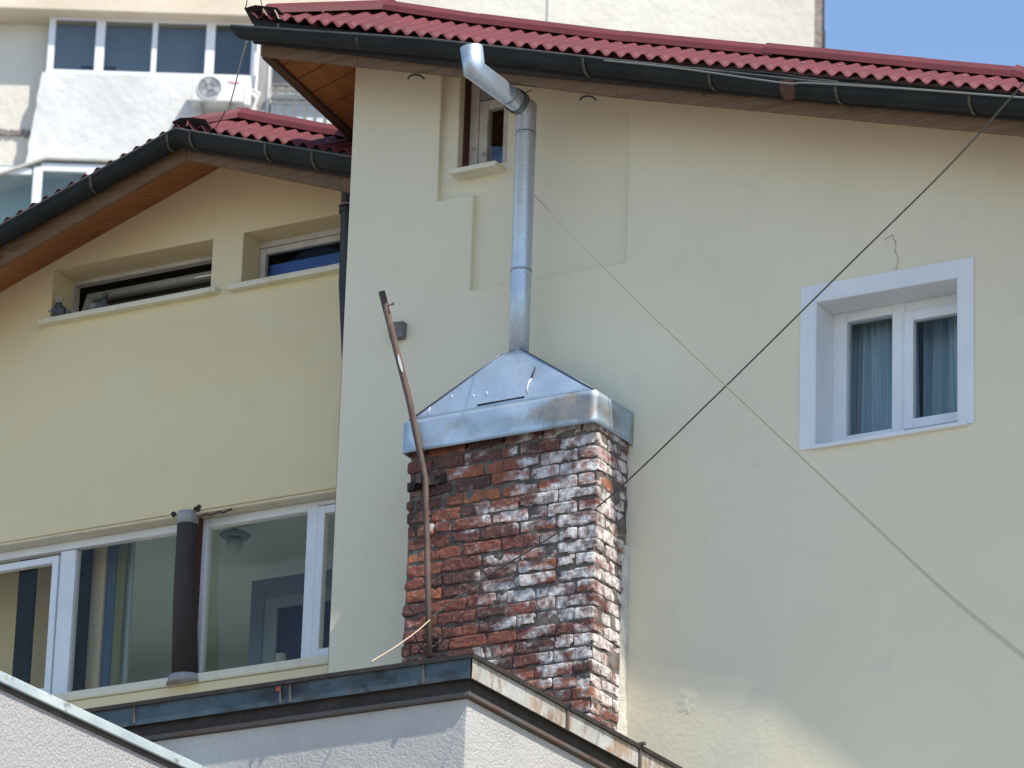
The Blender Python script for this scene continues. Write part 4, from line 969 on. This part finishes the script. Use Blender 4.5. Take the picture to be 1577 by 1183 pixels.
# ------------------------------------------------------------------ pigeons
def lathe_body(rings, segs=14, name='body', m=None, parent=None):
    mb = MB(); R_ = []
    for c, rx, ry, rz, t in rings:
        pass
    return mb
def pigeon(loc, rot, label, headm):
    t = thing('pigeon', loc, label, 'pigeon'); t.rotation_euler = (0,0,rot)
    T_ = Matrix.Translation(loc) @ Matrix.Rotation(rot, 4, 'Z')
    def ell(path, name, m, parent):
        b = MB(); rr_ = []
        for i, (x, y, z, r) in enumerate(path):
            d = V(path[min(i+1,len(path)-1)][:3])-V(path[max(i-1,0)][:3]); d.normalize(); u = V((1,0,0)); v = d.cross(u)
            rr_.append([b.bm.verts.new(T_@(V((x,y,z))+(u*math.cos(2*math.pi*k/14)+v*math.sin(2*math.pi*k/14)*1.0)*r)) for k in range(14)])
        for a, c in zip(rr_, rr_[1:]):
            for k in range(14): b.bm.faces.new((a[k], a[(k+1)%14], c[(k+1)%14], c[k])).smooth = True
        b.bm.faces.new(rr_[0][::-1]); b.bm.faces.new(rr_[-1]); return b.build(name, m, parent)
    # faces -Y (towards the viewer); crouching body, tail behind
    body = ell([(0,-.075,.035,.006),(0,-.068,.045,.030),(0,-.045,.058,.046),(0,-.01,.062,.055),(0,.04,.060,.050),(0,.09,.050,.034),(0,.14,.042,.018),(0,.20,.036,.010),(0,.205,.036,.002)], 'body', M['pigeon'], t)
    ell([(0,-.045,.080,.030),(0,-.058,.100,.022),(0,-.064,.116,.0185)], 'neck', M['green_feather'], t)
    hd_ = ell([(0,-.090,.128,.003),(0,-.086,.130,.012),(0,-.074,.133,.0185),(0,-.062,.134,.019),(0,-.050,.130,.012),(0,-.046,.128,.003)], 'head', headm, t)
    ell([(0,-.112,.120,.0015),(0,-.102,.125,.004),(0,-.088,.128,.006)], 'beak', M['beak'], hd_)
    for s_ in (-1, 1): ell([(s_*.0195,-.080,.136,.001),(s_*.0195,-.077,.136,.0035),(s_*.0195,-.073,.136,.001)], 'eye', M['eye'], hd_)
    for s_ in (-1, 1): ell([(s_*.046,-.045,.062,.004),(s_*.050,-.03,.066,.022),(s_*.048,.02,.066,.032),(s_*.038,.08,.056,.024),(s_*.018,.16,.044,.010),(s_*.012,.19,.040,.003)], 'wing', M['pigeon_wing'], t)
    for s_ in (-1, 1): ell([(s_*.018,-.01,.03,.006),(s_*.018,-.015,.012,.004),(s_*.018,-.02,.001,.004)], 'leg', M['eye'], t)
    return t
sz_ = (at(58.6,489,BY-.06).z+at(331,442.5,BY-.06).z)/2
p1 = at(92,487,BY+.06); pigeon(V((p1.x, BY+.06, sz_)), math.radians(28), 'pigeon with a white head crouching at the left end of the slit window sill', M['white_feather'])
p2 = at(154,478,BY+.10); pigeon(V((p2.x, BY+.10, sz_)), math.radians(60), 'dark-headed pigeon on the sill in front of the open slit window', M['green_feather'])
# ------------------------------------------------------------------ apartment block far behind
rb = ray(600, 60); rb = rb/rb.dot(fw); BP = CAM + rb*76.0
bx = V((math.cos(AZ), math.sin(AZ), 0)).normalized(); byv = V((-bx.y, bx.x, 0)); SC = 76/DIST   # facing the camera squarely
def ba(px_, py_, d=0):          # point on the block's facade plane, d metres in front of it
    return atP(px_, py_, BP-byv*d, byv)
def uv(px_, py_, d=0): p = ba(px_, py_, d)-BP; return p.dot(bx), p.z
def W3(u, d, z): return BP+bx*u-byv*d+V((0,0,z))
class BB(MB):
    def bb(s, u0, u1, d0, d1, z0, z1):
        return s.hexa([W3(u0,d1,z0), W3(u1,d1,z0), W3(u1,d0,z0), W3(u0,d0,z0)], [W3(u0,d1,z1), W3(u1,d1,z1), W3(u1,d0,z1), W3(u0,d0,z1)])
apt = thing('apartment_building', (BP.x, BP.y, 0), 'tall pale sunlit apartment building with glazed balconies behind the house', 'building')
uR = uv(1254,40)[0]; uL = uv(-500,100)[0]
b = BB(); b.bb(uL, uR, -10, 0, -BP.z, 12); b.build('wall', M['apart'], apt)
b = BB(); b.bb(uR+.002, uR+.14, -9.8, -.25, -BP.z, 11.9); b.build('side_strip', M['crack'], apt)  # block's shaded side, the shade put into the brown colour
b = BB()
for zc in range(14): b.bb(uR+.12, uR+.17+random.uniform(0,.05), -.6, -.35, zc*.35-1.5, zc*.35-1.2)
b.build('ragged_edge', M['brown_pipe'], apt)
# seam / pilaster at right
u = uv(873,20)[0]; b = BB(); b.bb(u-.30, u, .001, .03, -6, 12); b.build('panel_joint', M['apart'], apt)
# glazed balcony: white parapet block, glazing set on it
PD = .32
uA, zA = uv(66,122,PD); uB, _ = uv(392,130,PD); _, zSill = uv(220,116,PD); zTop = uv(240,22,PD)[1]; zBot = uv(200,262,PD)[1]
b = BB(); n = 26; lo_, hi_ = [], []
pts = []
for i in range(n+1):
    z = zBot+(zSill-zBot)*i/n; pts.append((uA-.02-.16*(1-i/n)+.035*noise.noise(V((0,0,z*5))), z))
poly = [(u_, z_) for u_, z_ in pts]+[(uB, zSill), (uB, zBot)]
b.prism([W3(u_, PD, z_) for u_, z_ in poly], byv*PD*1.0-byv*.001)
blk = b.build('balcony_parapet', M['apart_white'], apt)
# rubble line and scar left of it
b = BB(); q0 = uv(0,205); q1 = uv(60,208)
for i in range(20):
    u_ = q0[0]-.3+(q1[0]-q0[0]+.3)*i/20; z_ = q0[1]+.05*noise.noise(V((i*.7,0,0))); b.bb(u_, u_+.055, .0, .03+.03*random.random(), z_-.04*random.random()-.02, z_+.02+.04*random.random())
b.build('rubble_ledge', M['crack'], apt)
# window band
wins = BB(); FW = .055; d = PD-.03
u0w, _ = uv(74,60,d); u1w, _ = uv(394,60,d)
zb, zt = zSill, zTop
wins.bb(u0w, u1w, d-.08, d, zb, zb+.07); wins.bb(u0w, u1w, d-.08, d, zt-.12, zt)
cols = [(74,84),(147,161),(234,242),(317,331),(388,396)]
for a_, b_ in cols: wins.bb(uv(a_,66,d)[0], uv(b_,66,d)[0], d-.081, d+.001, zb+.07, zt-.12)
wb_ = wins.build('balcony_window', M['apart_frame'], apt, bevel=.006)
for (a_, b_), (c_, e_) in zip(cols, cols[1:]):
    q = BB(); ua_, ub_ = uv(b_,66,d)[0]-.005, uv(c_,66,d)[0]+.005; q.quad(W3(ua_,d-.04,zb+.065), W3(ub_,d-.04,zb+.065), W3(ub_,d-.04,zt-.115), W3(ua_,d-.04,zt-.115)); q.build('pane', M['glass_far'], wb_)
# balcony interior (parapet is open on top, wall behind)
q = BB(); q.bb(u0w, u1w, .001, .02, zb-.1, zt+.05); q.build('balcony_back', mat('dark_balcony_back', (.27,.30,.32), (.22,.25,.27), .9, nscale=1), apt)
q = BB()
for a_, b_, y0_, y1_ in ((124,143,100,112),(158,178,100,112),(193,232,106,118),(263,300,110,121)):
    q.bb(uv(a_,105,.1)[0], uv(b_,105,.1)[0], .021, .05, uv(150,y1_,.1)[1]-.2, uv(150,y0_,.1)[1])
q.build('balcony_furniture', mat('dark_slate', (.02,.035,.055), rough=.8), apt)
# slab above
q = BB(); zs0 = uv(200,19.0,.55)[1]; q.bb(uL, uv(520,20,.5)[0], .002, .55, zs0, zs0+1.9); q.build('floor_slab', M['apart_beige'], apt, bevel=.02)
# right side: pilaster, pipes and railed balcony
q = BB(); q.bb(uv(398,120,.3)[0], uv(413,120,.3)[0], .001, .34, -6, zs0-.001); q.build('pilaster', M['greygrey'], apt)
q = BB(); q.bb(uv(413,120,.3)[0]+.001, uv(416.5,120,.3)[0], .001, .36, -6, zs0-.001); q.build('pilaster_edge', M['apart_white'], apt)
q = BB(); q.tube([W3(uv(393,160,.35)[0], .38, -6), W3(uv(397,90,.35)[0], .38, zs0)], .02, 8); q.build('drainpipe', M['apart_white'], apt)
rl = BB(); ur0, ur1 = uv(417,140,.5)[0], uv(560,140,.5)[0]; zr = uv(440,131,.5)[1]
rl.bb(ur0, ur1, .46, .52, zr-.02, zr+.02)
rl.bb(ur0, ur1, .47, .51, zr-.24, zr-.215)
k = ur0+.06
while k < ur1: rl.bb(k, k+.03, .475, .505, zr-1.5, zr-.02); rl.bb(k-.05, k+.08, .48, .50, zr-.33, zr-.31); k += .158
rl.build('railing', M['railing'], apt)
q = BB(); q.bb(ur0, ur1, .002, .30, zr-2.2, zr-.06); q.build('balcony_panel', mat('pale_blue_panel', (.72,.78,.80), (.66,.72,.75), .7, nscale=1), apt)
q = BB(); q.bb(ur0, ur1, .30, .40, zr+.0, zr+.06); q.bb(ur0, ur1, .30, .40, zr-.17, zr-.12); q.build('balcony_rail_band', M['apart_white'], apt)
q = BB(); q.bb(ur0, ur1, .002, .02, zr+.10, zs0-.001); q.build('balcony_shade_panel', mat('recess_shade_grey', (.20,.19,.20), rough=.9), apt)  # flat panel, shade of the recess put into its grey
# lower glazed bay with sheet awning
q = BB(); d = .75
pA, pB, pC = (uv(0,262,d), uv(70,241,d), uv(230,246,d))
q.prism([W3(pA[0]-1.2, d, pA[1]-.28), W3(pA[0], d, pA[1]-.02), W3(pB[0], d+.0, pB[1]), W3(pC[0], d, pC[1]), W3(pC[0], d, pC[1]-.05), W3(pB[0], d, pB[1]-.05), W3(pA[0], d, pA[1]-.07), W3(pA[0]-1.2, d, pA[1]-.33)], byv*.74)
q.build('awning', M['tarp'], apt, bevel=.01)
q = BB(); d = .70
for (x_, w_) in ((56,14),(136,9),(218,9)):
    u_ = uv(x_,300,d)[0]; q.bb(u_-w_/100/2, u_+w_/100/2, d-.08, d, -4, uv(x_,256,d)[1])
uu = uv(-60,270,d)[0]; ub = uv(56,262,d); uc = uv(230,262,d)
q.bb(uu, ub[0]-.071, d-.079, d-.001, uv(20,268,d)[1], uv(20,258,d)[1]); q.bb(ub[0]+.071, uc[0], d-.079, d-.001, uv(100,264,d)[1], uv(100,252,d)[1])
lw = q.build('lower_balcony_window', M['apart_frame'], apt, bevel=.006)
for a_, b_ in ((-60,50),(62,132),(140,214)):
    q = BB(); ua_, ub_, uz_ = uv(a_,300,d)[0], uv(b_,300,d)[0], uv((a_+b_)/2,262,d)[1]; q.quad(W3(ua_,d-.04,-4), W3(ub_,d-.04,-4), W3(ub_,d-.04,uz_), W3(ua_,d-.04,uz_)); q.build('pane', M['glass_green'], lw)
q = BB(); q.bb(uu, uc[0], .002, .05, -5, uv(100,255,.1)[1]); q.build('lower_balcony_back', mat('pale_green_back', (.42,.50,.50), (.34,.42,.42), .9, nscale=.8), apt)
# air conditioner
acd = PD+.12
def au(px_, py_): return uv(px_, py_, acd+.3)
(a0, az1), (a1, az0) = au(297.5,113), au(374,160)
az1 = au(335,115)[1]; az0 = au(330,156)[1]
acu = thing('air_conditioner', W3((a0+a1)/2, acd, az0), 'white wall-mounted air conditioner unit with a round fan below the far window band', 'air conditioner')
q = BB(); q.bb(a0, a1, acd, acd+.30, az0, az1); cs = q.build('casing', M['ac'], acu, bevel=.02)
q = BB(); q.bb(a1+.001, a1+.11, acd, acd+.24, az0-.03, az1-.07); q.build('side_cover', M['ac'], acu, bevel=.03)
fc = ((a0+(a1-a0)*.335), (az0+az1)/2-.0); Rf = (az1-az0)*.41; yf = acd+.301
def ringm(mb, r0, r1, d0, d1, n=32):
    vs = [[mb.bm.verts.new(W3(fc[0]+math.cos(2*math.pi*i/n)*r, dd_, fc[1]+math.sin(2*math.pi*i/n)*r)) for i in range(n)] for r, dd_ in ((r0,d0),(r1,d0),(r1,d1),(r0,d1))]
    for a, b in zip(vs, vs[1:]+vs[:1]):
        for i in range(n): mb.bm.faces.new((a[i], a[(i+1)%n], b[(i+1)%n], b[i]))
q = BB(); q.prism([W3(fc[0]+math.cos(2*math.pi*i/32)*Rf, yf+.001, fc[1]+math.sin(2*math.pi*i/32)*Rf) for i in range(32)], byv*.001); q.build('fan_recess', M['ac_dark'], cs)
q = BB(); ringm(q, Rf*.98, Rf*1.06, yf, yf+.02); q.build('fan_ring', M['ac'], cs)
q = BB()
for k in range(3):
    a = 2*math.pi*k/3+1.9; pts = []
    for t_, w0 in ((.25,-.25),(.6,-.40),(.93,-.45),(.93,.30),(.6,.22),(.25,.2)): pts.append(W3(fc[0]+math.cos(a+w0)*Rf*t_, yf+.006, fc[1]+math.sin(a+w0)*Rf*t_))
    q.prism(pts, -byv*.006)
q.build('fan_blade', mat('pale_fan_blade', (.40,.40,.42), rough=.5), cs)
q = BB(); q.prism([W3(fc[0]+math.cos(2*math.pi*i/20)*Rf*.26, yf+.013, fc[1]+math.sin(2*math.pi*i/20)*Rf*.26) for i in range(20)], -byv*.008); q.build('fan_hub', M['greygrey'], cs)
q = BB()
for r in (.45,.62,.8): ringm(q, Rf*r, Rf*r+.004, yf+.022, yf+.026)
q.build('fan_grille', M['ac'], cs)
tcu = bpy.data.curves.new('brand_text', 'FONT'); tcu.body = 'Haier'; tcu.size = .085; tcu.extrude = .001; tcu.align_x = 'CENTER'
to = bpy.data.objects.new('lettering_curve', tcu); C.objects.link(to); bpy.context.view_layer.update()
me = bpy.data.meshes.new_from_object(to); bpy.data.objects.remove(to)
tx = bpy.data.objects.new('lettering', me); C.objects.link(tx); me.materials.append(M['red_text'])
R3 = Matrix((( bx.x, 0, -byv.x, 0), (bx.y, 0, -byv.y, 0), (0, 1, 0, 0), (0, 0, 0, 1)))
me.transform(Matrix.Translation(W3(a0+(a1-a0)*.80, yf+.003, az0+(az1-az0)*.66)) @ R3); attach(tx, cs)
for k in (.2, .78):
    q = BB(); u_ = a0+(a1-a0)*k; q.bb(u_-.02, u_+.02, PD-.0, acd+.36, az0-.04, az0-.002); q.hexa([W3(u_-.02,PD,az0-.30), W3(u_+.02,PD,az0-.30), W3(u_+.02,PD,az0-.24), W3(u_-.02,PD,az0-.24)], [W3(u_-.02,acd+.30,az0-.06), W3(u_+.02,acd+.30,az0-.06), W3(u_+.02,acd+.30,az0-.041), W3(u_-.02,acd+.30,az0-.041)]); q.bb(u_-.02,u_+.02,PD,PD+.03,az0-.32,az0-.04)
    q.build('bracket', M['greygrey'], acu)
q = BB(); q.tube([W3(a1+.10,acd+.12,az0+.25), W3(a1+.2,acd+.1,az0+.16), W3(a1+.10,acd,az0-.1), W3(a1-.05,acd,az0-.32), W3(a1-.1,acd,az0-.6)], .022, 8); q.tube([W3(a1+.10,acd+.12,az0+.30), W3(a1+.23,acd+.08,az0+.26), W3(a1+.14,acd,az0-.04), W3(a1+.0,acd,az0-.36)], .018, 8)
q.tube([W3(a1-.16,acd+.2,az0-.02), W3(a1-.12,acd+.1,az0-.25), W3(a1-.02,acd,az0-.2), W3(a1+.02,acd,az0-.3)], .02, 8)
q.build('pipe_bundle', M['ac'], acu)
# thin cable from the gutter corner to behind the left roof
cable([at(380,64,YL), at(371,95,YL+.5), at(360,140,YL+1.0), at(350,175,YL+1.4), at(344,196,YL+1.7)], .004, M['rope'], 'cable', 'thin pale cable hanging from the main roof corner past the air conditioner', 'cable', 10)
cable([at(457,190,.9), at(459,196,.9), at(467,203,.9), at(477,207,.9), at(488,203,.9)], .004, M['cable'], 'cable', 'short dark cable loop below the overhanging roof corner', 'cable', 8)
